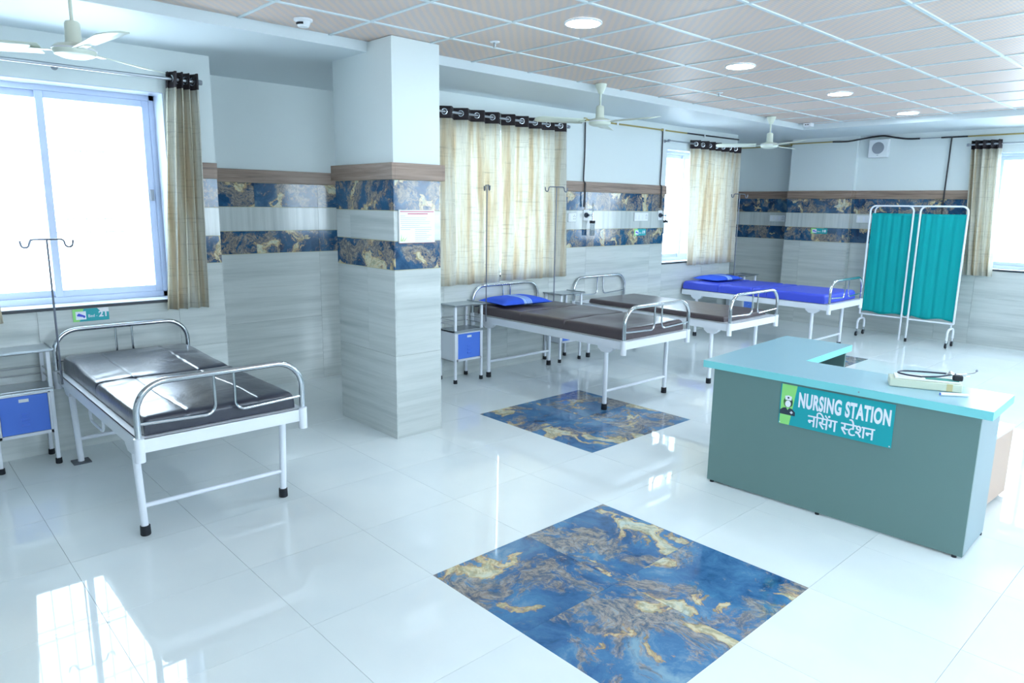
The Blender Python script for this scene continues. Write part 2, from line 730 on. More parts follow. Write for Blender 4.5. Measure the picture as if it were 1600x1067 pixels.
# far wall: niche, column and the window part
COLX = (-2.70, -1.765)
mb = MB()
wall_shell(mb, WF['back'], COLX[1] - 0.05, XE + 0.2, 'back')
mb.box(XR - 0.2, COLX[0] + 0.05, 7.62, 7.86, 0, 2.82)
mb.box(COLX[0], COLX[1], 7.37, 7.80, 0, 2.82)
wall_back = struct(mb.build('wall_back', 'paint_white'))
wall_tiles(wall_back, WF['back'], COLX[1] + 0.01, XE, 'back', phase=COLX[1])
wall_tiles(wall_back, lambda s, d, z: (s, 7.37 + d, z), COLX[0], COLX[1], 'none', phase=COLX[0] + 0.25)
wall_tiles(wall_back, lambda s, d, z: (s, 7.62 + d, z), XR + 0.01, COLX[0], 'none', phase=XR)
wall_tiles(wall_back, lambda s, d, z: (COLX[1] - d, s, z), 7.362, YF, 'none', phase=7.0)

mb = MB()
wall_shell(mb, WF['right'], YS, YF + 0.36, 'right')
wall_right = struct(mb.build('wall_right', 'paint_white'))
mb = MB()
wbox(mb, WF['front'], XW - 0.24, XE + 0.24, 0, 0.2, 0, 2.82)
wall_front = struct(mb.build('wall_front', 'paint_white'))
for nm, par, fr, a, b in (('right', wall_right, WF['right'], YS, YF), ('front', wall_front, WF['front'], XW, XE)):
    for p, q, isw in split(a + 0.02, b - 0.02, nm):
        mb = MB()
        wbox(mb, fr, p, q, -0.01, -0.001, 0, WIN_Z[0] - 0.022 if isw else 1.213)
        mb.build('wainscot_panel', 'travertine', par)
        if not isw:
            for z0, z1, mt in ((1.217, 1.411, 'marble_wall'), (1.415, 1.617, 'travertine_upright'), (1.621, 1.824, 'marble_wall'), (1.826, 1.936, 'wood_trim')):
                mb = MB()
                wbox(mb, fr, p, q, -0.01, -0.001, z0, z1)
                mb.build('wainscot_band', mt, par)

# ceiling: slab, plaster margins, T-bars and tiles
mb = MB()
mb.box(XR - 0.2, XE + 0.24, YS - 0.2, 7.86, 2.82, 2.95)
ceiling = struct(mb.build('ceiling', 'paint_soffit'))
XB, YB = -2.0, 6.22
mb = MB()
mb.box(XR, XB, YS, 7.62, ZS, 2.82)
mb.box(XB, XE, YB, 7.62, ZS, 2.82)
# leave the window wall, column and niche solid: the soffit only spans the room side
mb.build('soffit', 'paint_soffit', ceiling)
gx = [-1.5 + 0.6 * k for k in range(10)]
gy = [0.07 + 0.6 * k for k in range(-7, 11)]
xs = [XB] + [g for g in gx if g < XE - 0.05] + [XE]
ys = [YS] + [g for g in gy if YS + 0.03 < g < YB - 0.03] + [YB]
for x in xs[1:-1]:
    MB().box(x - 0.010, x + 0.010, YS, YB, ZC - 0.004, ZC + 0.03).build('ceiling_bar', 'grid_white', ceiling)
for y in ys[1:-1]:
    MB().box(XB, XE, y - 0.010, y + 0.010, ZC - 0.0035, ZC + 0.03).build('ceiling_bar', 'grid_white', ceiling)
me_ct = MB().box(0, 0.582, 0, 0.582, 0, 0.012).mesh('ceiling_tile', 'ceiling_tile')
for a, b in zip(xs, xs[1:]):
    for c, d in zip(ys, ys[1:]):
        if abs(b - a - 0.6) < 0.002 and abs(d - c - 0.6) < 0.002:
            obj('ceiling_tile', me_ct, ceiling, (a + 0.009, c + 0.009, ZC + 0.003))
        else:
            MB().box(a + 0.006, b - 0.006, c + 0.006, d - 0.006, ZC + 0.003, ZC + 0.015).build('ceiling_tile', 'ceiling_tile', ceiling)

# ------------------------------------------------------------------ windows
def make_window(name, wall, s0, s1):
    fr = WF[wall]
    z0, z1 = WIN_Z
    D0 = 0.19
    fw = 0.04
    mb = MB()
    zt = z1
    wbox(mb, fr, s0, s0 + fw, D0, D0 + 0.07, z0, z1)
    wbox(mb, fr, s1 - fw, s1, D0, D0 + 0.07, z0, z1)
    wbox(mb, fr, s0, s1, D0, D0 + 0.07, z0, z0 + fw)
    wbox(mb, fr, s0, s1, D0, D0 + 0.07, z1 - fw, z1)
    o = struct(mb.build(name, 'alu_frame', None, bevel=0.003))
    mid = (s0 + s1) / 2
    for k, (a, b, d) in enumerate(((s0 + fw, mid + 0.025, D0 + 0.037), (mid - 0.025, s1 - fw, D0 + 0.005))):
        mb = MB()
        sw = 0.045
        za, zb = z0 + fw, zt - fw
        wbox(mb, fr, a, a + sw, d, d + 0.028, za, zb)
        wbox(mb, fr, b - sw, b, d, d + 0.028, za, zb)
        wbox(mb, fr, a + sw, b - sw, d, d + 0.028, za, za + sw)
        wbox(mb, fr, a + sw, b - sw, d, d + 0.028, zb - sw, zb)
        sash = mb.build('sash', 'alu_frame', o, bevel=0.003)
        mb = MB()
        wbox(mb, fr, a + sw, b - sw, d + 0.012, d + 0.016, za + sw, zb - sw)
        mb.build('pane', 'glass', sash)
    # latch on the right sash
    mb = MB()
    wbox(mb, fr, s1 - fw - 0.035, s1 - fw - 0.012, D0 - 0.012, D0 + 0.006, 1.66, 1.74)
    mb.build('latch', 'plastic_grey', o)
    # polished lining of the reveal
    for (a, b, za, zb) in ((s0, s1, z1 - 0.006, z1), (s0, s0 + 0.006, z0, z1 - 0.006), (s1 - 0.006, s1, z0, z1 - 0.006)):
        mb = MB()
        wbox(mb, fr, a, b, 0.0, D0 - 0.001, za, zb)
        mb.build('reveal_lining', 'reveal', o)
    # security grille outside
    n = int((s1 - s0) / 0.115)
    for k in range(1, n):
        s = s0 + (s1 - s0) * k / n
        mb = MB()
        mb.tube([fr(s, 0.33, z0 - 0.01), fr(s, 0.33, z1)], 0.005, 6)
        mb.build('grille_bar', 'bar_white', o)
    for z in (z0 + 0.02, z0 + 0.47, z0 + 0.56, z1 - 0.4, z1 - 0.03):
        mb = MB()
        wbox(mb, fr, s0, s1, 0.323, 0.337, z - 0.006, z + 0.006)
        mb.build('grille_bar', 'bar_white', o)
    # sill board: white top, dark granite nosing
    mb = MB()
    wbox(mb, fr, s0 - 0.0, s1 + 0.0, -0.018, 0.0, z0 - 0.02, z0 - 0.001)
    mb.build('sill_nosing', 'granite', o)
    mb = MB()
    wbox(mb, fr, s0, s1, 0.0005, 0.35, z0 - 0.02, z0)
    mb.build('window_sill', 'sill_white', o)
    # daylight portal: steers sky sampling through this opening, adds no light of its own
    ld = bpy.data.lights.new('daylight_portal', 'AREA')
    ld.shape = 'RECTANGLE'
    ld.size, ld.size_y = s1 - s0, z1 - z0
    ld.cycles.is_portal = True
    lo = bpy.data.objects.new('daylight_portal', ld)
    COL.objects.link(lo)
    c = Vector(fr(mid, 0.39, (z0 + z1) / 2))
    inward = Vector(fr(mid, -1, 0)) - Vector(fr(mid, 0, 0))
    lo.matrix_world = Matrix.Translation(c) @ inward.to_track_quat('-Z', 'Z').to_matrix().to_4x4()
    return o


for nm, (wl, a, b) in WINS.items():
    make_window(nm, wl, a, b)

# ------------------------------------------------------------------ pillar
PX0, PX1, PY0, PY1 = -2.478, -1.703, -0.255, 0.14
pil = thing('pillar', 'square pillar clad in pale stone and blue marble bands with wooden collar', 'pillar', ((PX0 + PX1) / 2, (PY0 + PY1) / 2, 0))
ox, oy = pil.location.x, pil.location.y


def loc_box(x0, x1, y0, y1, z0, z1):
    return MB().box(x0 - ox, x1 - ox, y0 - oy, y1 - oy, z0, z1)


loc_box(PX0 + 0.01, PX1 - 0.01, PY0 + 0.01, PY1 - 0.01, 0, ZC + 0.002).build('plaster_core', 'paint_white', pil)
# upper plaster shaft, flush with the tiles
loc_box(PX0 + 0.003, PX1 - 0.003, PY0 + 0.003, PY1 - 0.003, 1.93, ZC - 0.001).build('plaster_shaft', 'paint_white', pil)
for z0, z1, L, mt in ROWS:
    for (x0, x1, y0, y1) in ((PX0, PX1, PY0, PY0 + 0.009), (PX0, PX1, PY1 - 0.009, PY1), (PX1 - 0.009, PX1, PY0 + 0.0095, PY1 - 0.0095), (PX0, PX0 + 0.009, PY0 + 0.0095, PY1 - 0.0095)):
        longx = (x1 - x0) > 0.1
        cuts = [x0, PX0 + 0.42, x1] if (longx and z1 < 1.3 and z0 > 0.5) else ([x0, PX0 + 0.2, x1] if (longx and mt == 'travertine_upright') else None)
        if cuts:
            for a, b in zip(cuts, cuts[1:]):
                loc_box(a + 0.0006, b - 0.0006, y0, y1, z0, z1).build('wall_tile', 'travertine' if mt == 'travertine_upright' else mt, pil)
        else:
            loc_box(x0, x1, y0, y1, z0, z1).build('wall_tile', 'travertine' if mt == 'travertine_upright' else mt, pil)
loc_box(PX0 + 0.004, PX1 - 0.004, PY0 + 0.004, PY1 - 0.004, 1.2, 1.826).build('tile_joint', 'grout_gold', pil)
# wooden collar: four boards
e = 0.024
for (x0, x1, y0, y1) in ((PX0 - e, PX1 + e, PY0 - e, PY0), (PX0 - e, PX1 + e, PY1, PY1 + e), (PX1, PX1 + e, PY0, PY1), (PX0 - e, PX0, PY0, PY1)):
    loc_box(x0, x1, y0, y1, *TRIM).build('collar_board', 'wood_trim', pil, bevel=0.001)

# printed notice on the pillar
nt = thing('notice', 'white printed notice sheet with red heading fixed to the pillar', 'notice', (PX1 + 0.001, -0.071, 1.513))
MB().box(0, 0.012, -0.15, 0.15, -0.112, 0.112).build('sheet', 'paper', nt)
MB().box(0, 0.013, -0.15, 0.15, -0.117, -0.1125).build('frame_edge', 'paper_edge', nt)


def ink(y0, y1, z, h, mt, nm='text_line'):
    MB().box(0.0122, 0.0126, y0, y1, z - h / 2, z + h / 2).build(nm, mt, nt)


ink(-0.142, 0.142, 0.101, 0.007, 'ink_red')
ink(-0.08, 0.09, 0.086, 0.008, 'ink_red')
for k, (a, b) in enumerate([(-0.14, -0.1), (-0.14, 0.08), (-0.14, 0.07), (-0.14, 0.11), (-0.14, 0.105), (-0.13, 0.02), (-0.14, 0.12), (-0.135, -0.06)]):
    ink(a, b, 0.072 - 0.0132 * k, 0.0025, 'ink_grey')
for k in range(7):
    ink(-0.02, 0.12 - 0.02 * (k % 3), -0.022 - 0.0132 * k, 0.0025, 'ink_grey')
for k, (y, h) in enumerate([(-0.135, 0.05), (-0.125, 0.035), (-0.112, 0.03)]):
    MB().prism([(y - 0.006, -0.1), (y + 0.004, -0.1), (y + 0.003 + 0.012 * k, -0.1 + h)], lambda p: (0.0122, p[0], p[1]), lambda p: (0.0126, p[0], p[1])).build('leaf_mark', 'ink_green', nt)

# ------------------------------------------------------------------ hospital beds
def arch_guard(parent, x, y0, y1, zb, h, name='guard', r=0.0155):
    """bent steel end rail with two inner L-shaped rods"""
    ym = (y0 + y1) / 2
    pts = fillet([(x, y0, zb), (x, y0, zb + h), (x, y1, zb + h), (x, y1, zb)], 0.15, 10)
    g = MB().tube(pts, r, 12).build(name, 'chrome', parent)
    for s in (-1, 1):
        yo = y0 if s < 0 else y1
        yi = ym + s * 0.05
        pts = fillet([(x, yo, zb + 0.09), (x, yi, zb + 0.075), (x, yi, zb + h)], 0.05, 6)
        MB().tube(pts, 0.0075, 8).build('inner_rod', 'chrome', g)
    return g


def make_bed(label, x0, x1, y0, y1, zt, slant=0.0, head=True, group='steel hospital beds', base_plate=False, bail=False, gh=0.265):
    """x0 head end, x1 foot end, zt top of the frame"""
    cx, cy = (x0 + x1) / 2, (y0 + y1) / 2
    b = thing('hospital_bed', label, 'bed', (cx, cy, 0), 0, group)
    hx, hy = (x1 - x0) / 2, (y1 - y0) / 2
    rh = 0.07
    mb = MB()
    mb.box(-hx, hx, -hy, -hy + 0.004, zt - rh, zt).box(-hx, hx, -hy, -hy + 0.035, zt - 0.004, zt)
    mb.box(-hx, hx, hy - 0.004, hy, zt - rh, zt).box(-hx, hx, hy - 0.035, hy, zt - 0.004, zt)
    mb.box(-hx, -hx + 0.004, -hy, hy, zt - rh, zt).box(-hx, -hx + 0.035, -hy, hy, zt - 0.0045, zt - 0.0005)
    mb.box(hx - 0.004, hx, -hy, hy, zt - rh, zt).box(hx - 0.035, hx, -hy, hy, zt - 0.0045, zt - 0.0005)
    mb.build('frame', 'white_enamel', b)
    MB().box(-hx + 0.006, hx - 0.006, -hy + 0.006, hy - 0.006, zt - 0.016, zt - 0.006).build('deck', 'white_enamel', b)
    for sx in (-1, 1):
        lx = -hx + 0.22 if sx < 0 else hx - 0.20
        for sy in (-1, 1):
            yt = sy * (hy - 0.03)
            yb = sy * (hy - 0.03 - slant)
            leg = MB().tube([(lx, yt, zt - 0.02), (lx, yb, 0.02)], 0.0185, 12).build('leg', 'white_enamel', b)
            if base_plate and sx < 0:
                MB().box(lx - 0.05, lx + 0.05, yb - 0.05, yb + 0.05, 0.0, 0.008).build('foot_plate', 'bar_dark', leg)
                MB().tube([(lx, yb, 0.008), (lx, yb, 0.03)], 0.0185, 12).build('leg_end', 'white_enamel', leg)
            else:
                MB().lathe([(0.022, 0), (0.025, 0.004), (0.024, 0.05), (0.0186, 0.052)], (lx, yb, 0), 14).build('rubber_foot', 'rubber', leg)
            # pressed gusset under the side rail
            yg = sy * (hy - 0.006)
            MB().prism([(lx - 0.085, zt - 0.045), (lx + 0.085, zt - 0.045), (lx + 0.075, zt - 0.09), (lx + 0.035, zt - 0.118), (lx - 0.035, zt - 0.118), (lx - 0.075, zt - 0.09)],
                       lambda p: (p[0], yg - sy * 0.05, p[1]), lambda p: (p[0], yg - sy * 0.002, p[1])).build('gusset', 'white_enamel', b, bevel=0.002)
        MB().tube([(lx, -hy + 0.03 + slant * 0.75, 0.155), (lx, hy - 0.03 - slant * 0.75, 0.155)], 0.0125, 10).build('stretcher', 'white_enamel', b)
    ends = [(hx - 0.004, 'foot_rail')] + ([(-hx + 0.004, 'head_rail')] if head else [])
    for x, nm in ends:
        for sy in (-1, 1):
            MB().lathe([(0.0235, zt - 0.112), (0.0235, zt + 0.004), (0.018, zt + 0.006)], (x, sy * (hy - 0.004), 0), 14).build('rail_socket', 'white_enamel', b)
        arch_guard(b, x, -hy + 0.004, hy - 0.004, zt - 0.02, gh + 0.02, nm)
    if bail:  # wire bail hanging under the near side
        MB().tube(fillet([(-hx + 0.55, -hy + 0.06, zt - 0.02), (-hx + 0.55, -hy + 0.06, zt - 0.21), (-hx + 0.85, -hy + 0.06, zt - 0.21), (-hx + 0.85, -hy + 0.06, zt - 0.02)], 0.04), 0.008, 8).build('under_bail', 'white_enamel', b)
    return b


BED1 = make_bed('steel bed with shiny black wrinkled mattress below the bed 21 sign', -2.86, -1.08, -2.1, -1.27, 0.565, slant=0.018, base_plate=True, bail=True)
BED2 = make_bed('steel bed with brown mattress and blue pillow beside the pillar', -2.93, -1.035, 1.455, 2.36, 0.61)
BED3 = make_bed('steel bed with thin flat brown mattress and no pillow', -2.93, -0.965, 2.935, 3.84, 0.61)
BED4 = make_bed('steel bed with bright blue sectioned mattress next to the folding screen', -2.93, -0.965, 5.075, 5.965, 0.61, head=False)


def n2(x, y, seed):
    """cheap smooth pseudo-noise in [-1,1]"""
    return (math.sin(x * 7.1 + seed * 1.7 + 2.3 * math.sin(y * 3.7 + seed)) * 0.5 + math.sin(y * 11.3 - x * 4.1 + seed * 2.9) * 0.3
            + math.sin((x + y) * 19.0 + seed * 0.7 + 1.8 * math.sin(x * 9 - y * 5)) * 0.2)


def cushion(x0, x1, y0, y1, z0, z1, r=0.025, amp=0.006, seams=(), seams_y=(), seed=0.0, wrinkle=0.0, lift=None):
    """upholstered slab: rounded rim, stitched seams and soft unevenness"""
    def lines(a, b, ss):
        L = [a, a + r * 0.08, a + r * 0.25, a + r * 0.55, a + r, b - r, b - r * 0.55, b - r * 0.25, b - r * 0.08, b]
        n = max(4, int((b - a) / 0.035))
        L += [a + r + (b - a - 2 * r) * k / n for k in range(1, n)]
        for q in ss:
            L += [q - 0.016, q - 0.007, q - 0.003, q, q + 0.003, q + 0.007, q + 0.016]
        return sorted(set(round(t, 4) for t in L))
    X, Y = lines(x0, x1, seams), lines(y0, y1, seams_y)

    def dz(t):
        k = min(1.0, max(0.0, 1 - t / r))
        return r * (1 - math.sqrt(max(0, 1 - k * k)))
    vs, fs = [], []
    nx, ny = len(X), len(Y)
    for x in X:
        for y in Y:
            ex, ey = min(x - x0, x1 - x), min(y - y0, y1 - y)
            z = z1 - dz(ex) - dz(ey)
            inner = min(1, min(ex, ey) / 0.06)
            z += amp * n2(x, y, seed) * inner
            if wrinkle:
                z += wrinkle * inner * math.sin((x * 1.0 + 0.5 * y) * 55 + 4 * math.sin(y * 9 + seed)) * max(0, n2(x * 0.8, y * 0.9, seed + 5))
            for q in seams:
                z -= 0.014 * math.exp(-((x - q) / 0.006) ** 2) + 0.006 * math.exp(-((x - q) / 0.03) ** 2)
            for q in seams_y:
                z -= 0.005 * math.exp(-((y - q) / 0.005) ** 2)
            if lift:
                z += lift(x, y)
            vs.append((x, y, max(z, z0 + 0.004)))
    for i in range(nx - 1):
        for j in range(ny - 1):
            fs.append((i * ny + j, (i + 1) * ny + j, (i + 1) * ny + j + 1, i * ny + j + 1))
    rim = [i * ny for i in range(nx)] + [(nx - 1) * ny + j for j in range(1, ny)] + [i * ny + ny - 1 for i in range(nx - 2, -1, -1)] + [j for j in range(ny - 2, 0, -1)]
    base = len(vs)
    for k in rim:
        vs.append((vs[k][0], vs[k][1], z0))
    n = len(rim)
    for k in range(n):
        fs.append((rim[k], base + k, base + (k + 1) % n, rim[(k + 1) % n]))
    fs.append(tuple(base + k for k in range(n)))
    return MB().add(vs, fs)


def mattress(label, mt, x0, x1, y0, y1, z0, z1, sections=None, **kw):
    cx, cy = (x0 + x1) / 2, (y0 + y1) / 2
    t = thing('mattress', label, 'mattress', (cx, cy, z0), 0, 'bed mattresses')
    for k, (a, b) in enumerate(sections or [(x0, x1)]):
        s_ = [q - cx for q in kw.get('seams', ()) if a < q < b]
        k2 = dict(kw)
        k2['seams'] = s_
        k2['seams_y'] = [q - cy for q in kw.get('seams_y', ())]
        cushion(a - cx, b - cx, y0 - cy, y1 - cy, 0.0, z1 - z0, **k2).build('mattress_pad' if not sections else 'mattress_section', mt, t)
    return t


mattress('glossy black leatherette mattress with stitched seams on the bed by the left window', 'leather_black', -2.82, -1.115, -2.062, -1.305, 0.567, 0.655,
         seams=(-2.0,), seams_y=(-1.86, -1.5), amp=0.007, wrinkle=0.004, seed=1.0, r=0.03, lift=lambda x, y: 0.02 * math.exp(-((x + 0.70) / 0.28) ** 2))
mattress('brown leatherette mattress under the blue striped pillow beside the pillar', 'leather_brown', -2.88, -1.07, 1.487, 2.33, 0.612, 0.70,
         seams=(-2.28, -1.72), amp=0.006, wrinkle=0.002, seed=3.0, r=0.03)
mattress('thin brown board-like mattress without any pillow', 'leather_brown', -2.74, -1.06, 2.99, 3.79, 0.612, 0.66, amp=0.0015, seed=4.0, r=0.02)
mattress('royal blue mattress in separate sections beside the folding screen', 'leather_blue', -2.92, -1.03, 5.085, 5.94, 0.612, 0.715,
         sections=[(-2.92, -2.40), (-2.395, -1.93), (-1.925, -1.74), (-1.735, -1.03)], amp=0.003, seed=5.0, r=0.03)


def make_pillow(label, loc, sx, sy, h, rz, tilt=0.0):
    N = 20
    vs, fs = [], []
    for side in (1, -1):
        for i in range(N + 1):
            for j in range(N + 1):
                u, v = -1 + 2 * i / N, -1 + 2 * j / N
                pin = 1 - 0.07 * (1 - abs(u) ** 2) * abs(v) ** 3 - 0.0
                pin2 = 1 - 0.07 * (1 - abs(v) ** 2) * abs(u) ** 3
                k = ((1 - abs(u) ** 3.0) * (1 - abs(v) ** 3.0)) ** 0.55
                z = side * h * k * (1.0 if side > 0 else 0.45)
                z += 0.004 * n2(u * 0.4, v * 0.5, 2.0) * k
                vs.append((u * sx * pin2, v * sy * pin, z + h * 0.45))
    M1 = (N + 1) ** 2
    for s in range(2):
        for i in range(N):
            for j in range(N):
                a = s * M1 + i * (N + 1) + j
                q = (a, a + N + 1, a + N + 2, a + 1)
                fs.append(q if s == 0 else tuple(reversed(q)))
    o = MB().add(vs, fs)
    ob = o.build('pillow', 'pillow_blue')
    ob.location = loc
    ob.rotation_euler = (0, tilt, rz)
    bm = bmesh.new()
    bm.from_mesh(ob.data)
    bmesh.ops.remove_doubles(bm, verts=bm.verts, dist=0.0005)
    bm.to_mesh(ob.data)
    bm.free()
    return tag(ob, label, 'pillow', 'blue striped pillows')


make_pillow('blue pillow with pale stripes on the brown mattress beside the pillar', (-2.67, 1.80, 0.709), 0.22, 0.30, 0.055, R(-6), 0)
make_pillow('blue pillow with pale stripes on the royal blue mattress', (-2.66, 5.52, 0.720), 0.20, 0.30, 0.05, R(-5), 0)

# ------------------------------------------------------------------ bedside lockers
def make_locker(label, xf, y0, y1, xb=-2.945):
    """xf front legs, xb back legs, door faces +X"""
    cx, cy = (xf + xb) / 2, (y0 + y1) / 2
    t = thing('bedside_locker', label, 'locker', (cx, cy, 0), 0, 'bedside lockers')
    hx, hy = (xf - xb) / 2, (y1 - y0) / 2
    g = 0.011
    zt = 0.735
    for sx in (-1, 1):
        for sy in (-1, 1):
            x, y = sx * (hx - g), sy * (hy - g)
            leg = MB().box(x - g, x + g, y - g, y + g, 0.012, zt).build('leg', 'white_enamel', t, bevel=0.003)
            MB().lathe([(0.018, 0), (0.0195, 0.004), (0.0185, 0.034), (0.0155, 0.036)], (x, y, 0), 12).build('rubber_foot', 'rubber', leg)
    # steel tray top with a turned-up rim
    mb = MB().box(-hx - 0.015, hx + 0.025, -hy - 0.02, hy + 0.02, zt, zt + 0.005)
    a, b, c, d = -hx - 0.015, hx + 0.025, -hy - 0.02, hy + 0.02
    mb.box(a, b, c, c + 0.004, zt, zt + 0.016).box(a, b, d - 0.004, d, zt, zt + 0.016).box(a, a + 0.004, c, d, zt, zt + 0.016).box(b - 0.004, b, c, d, zt, zt + 0.016)
    mb.build('tray_top', 'steel', t, bevel=0.0015)
    zs = 0.495
    mb = MB().box(-hx, hx + 0.004, -hy, hy, zs, zs + 0.005)
    mb.box(hx, hx + 0.004, -hy, hy, zs - 0.012, zs + 0.012).box(-hx, hx, -hy, -hy + 0.003, zs, zs + 0.012).box(-hx, hx, hy - 0.003, hy, zs, zs + 0.012)
    mb.build('shelf', 'steel', t)
    for z in (0.555, 0.60):
        for p, q in (((-hx + g, -hy + g, z), (hx - g, -hy + g, z)), ((-hx + g, hy - g, z), (hx - g, hy - g, z)), ((-hx + g, -hy + g, z), (-hx + g, hy - g, z))):
            MB().tube([p, q], 0.004, 8).build('guard_rod', 'rod_steel', t)
    mb = MB()
    z0, z1 = 0.212, 0.488
    k = 0.0235
    mb.box(-hx + k, hx - 0.004, -hy + 0.002, -hy + 0.005, z0, z1).box(-hx + k, hx - 0.004, hy - 0.005, hy - 0.002, z0, z1)
    mb.box(-hx + 0.002, -hx + 0.005, -hy + 0.002, hy - 0.002, z0, z1).box(-hx + 0.002, hx - 0.004, -hy + 0.002, hy - 0.002, z0, z0 + 0.004)
    mb.box(-hx + 0.002, hx - 0.004, -hy + 0.002, hy - 0.002, z1 - 0.004, z1)
    mb.box(hx - 0.004, hx + 0.002, -hy + 0.022, hy - 0.022, z0, z0 + 0.02).box(hx - 0.004, hx + 0.002, -hy + 0.022, hy - 0.022, z1 - 0.014, z1)
    mb.box(hx - 0.004, hx + 0.002, -hy + 0.022, -hy + 0.034, z0, z1).box(hx - 0.004, hx + 0.002, hy - 0.034, hy - 0.022, z0, z1)
    mb.build('cabinet_body', 'locker_white', t)
    dw = hy - 0.036
    door = MB().box(hx - 0.006, hx + 0.001, -dw, dw, z0 + 0.022, z1 - 0.016).build('door', 'locker_blue', t, bevel=0.0015)
    MB().box(hx + 0.0012, hx + 0.003, -0.026, 0.026, z1 - 0.055, z1 - 0.035).build('name_plate', 'plastic_white', door)
    for kz in range(3):
        zz = 0.288 + 0.034 * kz
        MB().prism([(0, -0.008), (0.008, -0.006), (0.0, 0.008)], lambda p: (hx + 0.001 + p[0], -0.022, zz + p[1]), lambda p: (hx + 0.001 + p[0], 0.022, zz + p[1])).build('louvre', 'locker_blue', door)
    return t


make_locker('bedside locker with blue door beside the black mattress bed, cut by the photo edge', -2.70, -2.475, -2.15)
make_locker('bedside locker with blue door standing right beside the pillar', -2.69, 1.05, 1.39)
make_locker('bedside locker between the two beds with brown mattresses', -2.70, 2.49, 2.83)
make_locker('bedside locker mostly hidden behind the royal blue mattress', -2.64, 6.17, 6.50, xb=-2.90)

# ------------------------------------------------------------------ drip stands
def make_iv(label, x, y, z0, z1, half, rz):
    t = thing('iv_pole', label, 'iv pole', (x, y, z0), rz, 'drip stands on the beds')
    h = z1 - z0
    MB().tube([(0, 0, 0), (0, 0, h)], 0.006, 8).build('pole', 'iv_steel', t)
    for s in (-1, 1):
        a = s * (half - 0.05)
        pts = fillet([(0, 0, h - 0.003), (0, a, h - 0.003), (0, a + s * 0.012, h - 0.05), (0, a + s * 0.045, h - 0.05), (0, a + s * 0.052, h - 0.008)], 0.02, 6)
        MB().tube(pts, 0.006, 7).build('hook', 'iv_steel', t)
    return t


make_iv('short steel drip stand with double hook in front of the left window', -2.62, -2.113, 0.53, 1.428, 0.135, 0)
make_iv('tall drip stand seen edge-on before the closed curtains', -2.70, 1.437, 0.56, 1.85, 0.12, R(62))
make_iv('tall drip stand with wide hooks at the right end of the closed curtains', -2.70, 2.375, 0.56, 1.86, 0.15, R(-5))
make_iv('drip stand with double hook in front of the far half-open curtain', -2.70, 5.98, 0.56, 1.865, 0.16, R(-10))

# ------------------------------------------------------------------ nursing station desk
DESK_O, DESK_R = (0.127, 0.752), R(2.2)
dk = thing('nursing_desk', 'L-shaped grey-green nursing station desk with pale turquoise edging', 'desk', (DESK_O[0], DESK_O[1], 0), DESK_R)
ZT0, ZT1 = 0.718, 0.76
Lp = [(0, 0), (1.50, 0), (1.50, 0.455), (0.435, 0.455), (0.435, 1.215), (-0.03, 1.215)]


def inset(poly, d):
    n = len(poly)
    out = []
    for i in range(n):
        a, b, c = Vector(poly[i - 1]), Vector(poly[i]), Vector(poly[(i + 1) % n])
        n1 = Vector((-(b - a).y, (b - a).x)).normalized()
        n2_ = Vector((-(c - b).y, (c - b).x)).normalized()
        k = 1 + n1.dot(n2_)
        out.append(tuple(b + (n1 + n2_) * (d / k)))
    return out


MB().prism(inset(Lp, 0.002), lambda p: (p[0], p[1], ZT0), lambda p: (p[0], p[1], ZT1)).build('desk_top', 'desk_top', dk)
# edge banding round the top
inn, outp = inset(Lp, 0.0021), Lp
for i in range(len(Lp)):
    j = (i + 1) % len(Lp)
    MB().prism([outp[i], outp[j], inn[j], inn[i]], lambda p: (p[0], p[1], ZT0 - 0.0005), lambda p: (p[0], p[1], ZT1 - 0.0006)).build('edge_band', 'desk_edge', dk)
MB().box(0.07, 1.455, 0.012, 0.03, 0.012, ZT0).build('front_panel', 'desk_panel', dk)
MB().box(1.437, 1.455, 0.031, 0.43, 0.012, ZT0).build('side_panel', 'desk_panel_lit', dk)
MB().box(0.07, 0.088, 0.031, 1.19, 0.012, ZT0).build('side_panel', 'desk_panel', dk)
MB().box(0.089, 0.41, 1.172, 1.19, 0.012, ZT0).build('end_panel', 'desk_panel', dk)
MB().box(0.089, 0.40, 0.55, 0.568, 0.012, ZT0).build('inner_panel', 'desk_panel_lit', dk)
MB().box(0.089, 0.40, 0.569, 1.171, 0.40, 0.418).build('inner_shelf', 'desk_panel_lit', dk)
for x, y in ((0.1, 0.021), (0.75, 0.021), (1.42, 0.021), (1.446, 0.40), (0.079, 1.15), (0.39, 1.18)):
    MB().lathe([(0.012, 0), (0.012, 0.0125)], (x, y, 0), 10).build('glide', 'rubber', dk)
MB().lathe([(0.004, 0), (0.004, 0.002)], (0, 0, 0), 10).xf(Matrix.Translation((0.905, -0.0005, ZT0 + 0.02)) @ Matrix.Rotation(R(90), 4, 'X')).build('screw_cap', 'plastic_grey', dk)

# the sign on the desk front (its own board)
SX0, SX1, SZ0, SZ1 = 0.49, 1.085, 0.475, 0.705
DM = Matrix.Translation((DESK_O[0], DESK_O[1], 0)) @ Matrix.Rotation(DESK_R, 4, 'Z')
sg = thing('desk_sign', 'teal nursing station sign with nurse emblem on the desk front', 'sign')
sg.matrix_world = DM @ Matrix.Translation((SX0, 0.012, SZ0))
SW, SH = SX1 - SX0, SZ1 - SZ0
MB().box(0, SW, -0.004, -0.0005, 0, SH).build('board', 'sign_teal', sg)


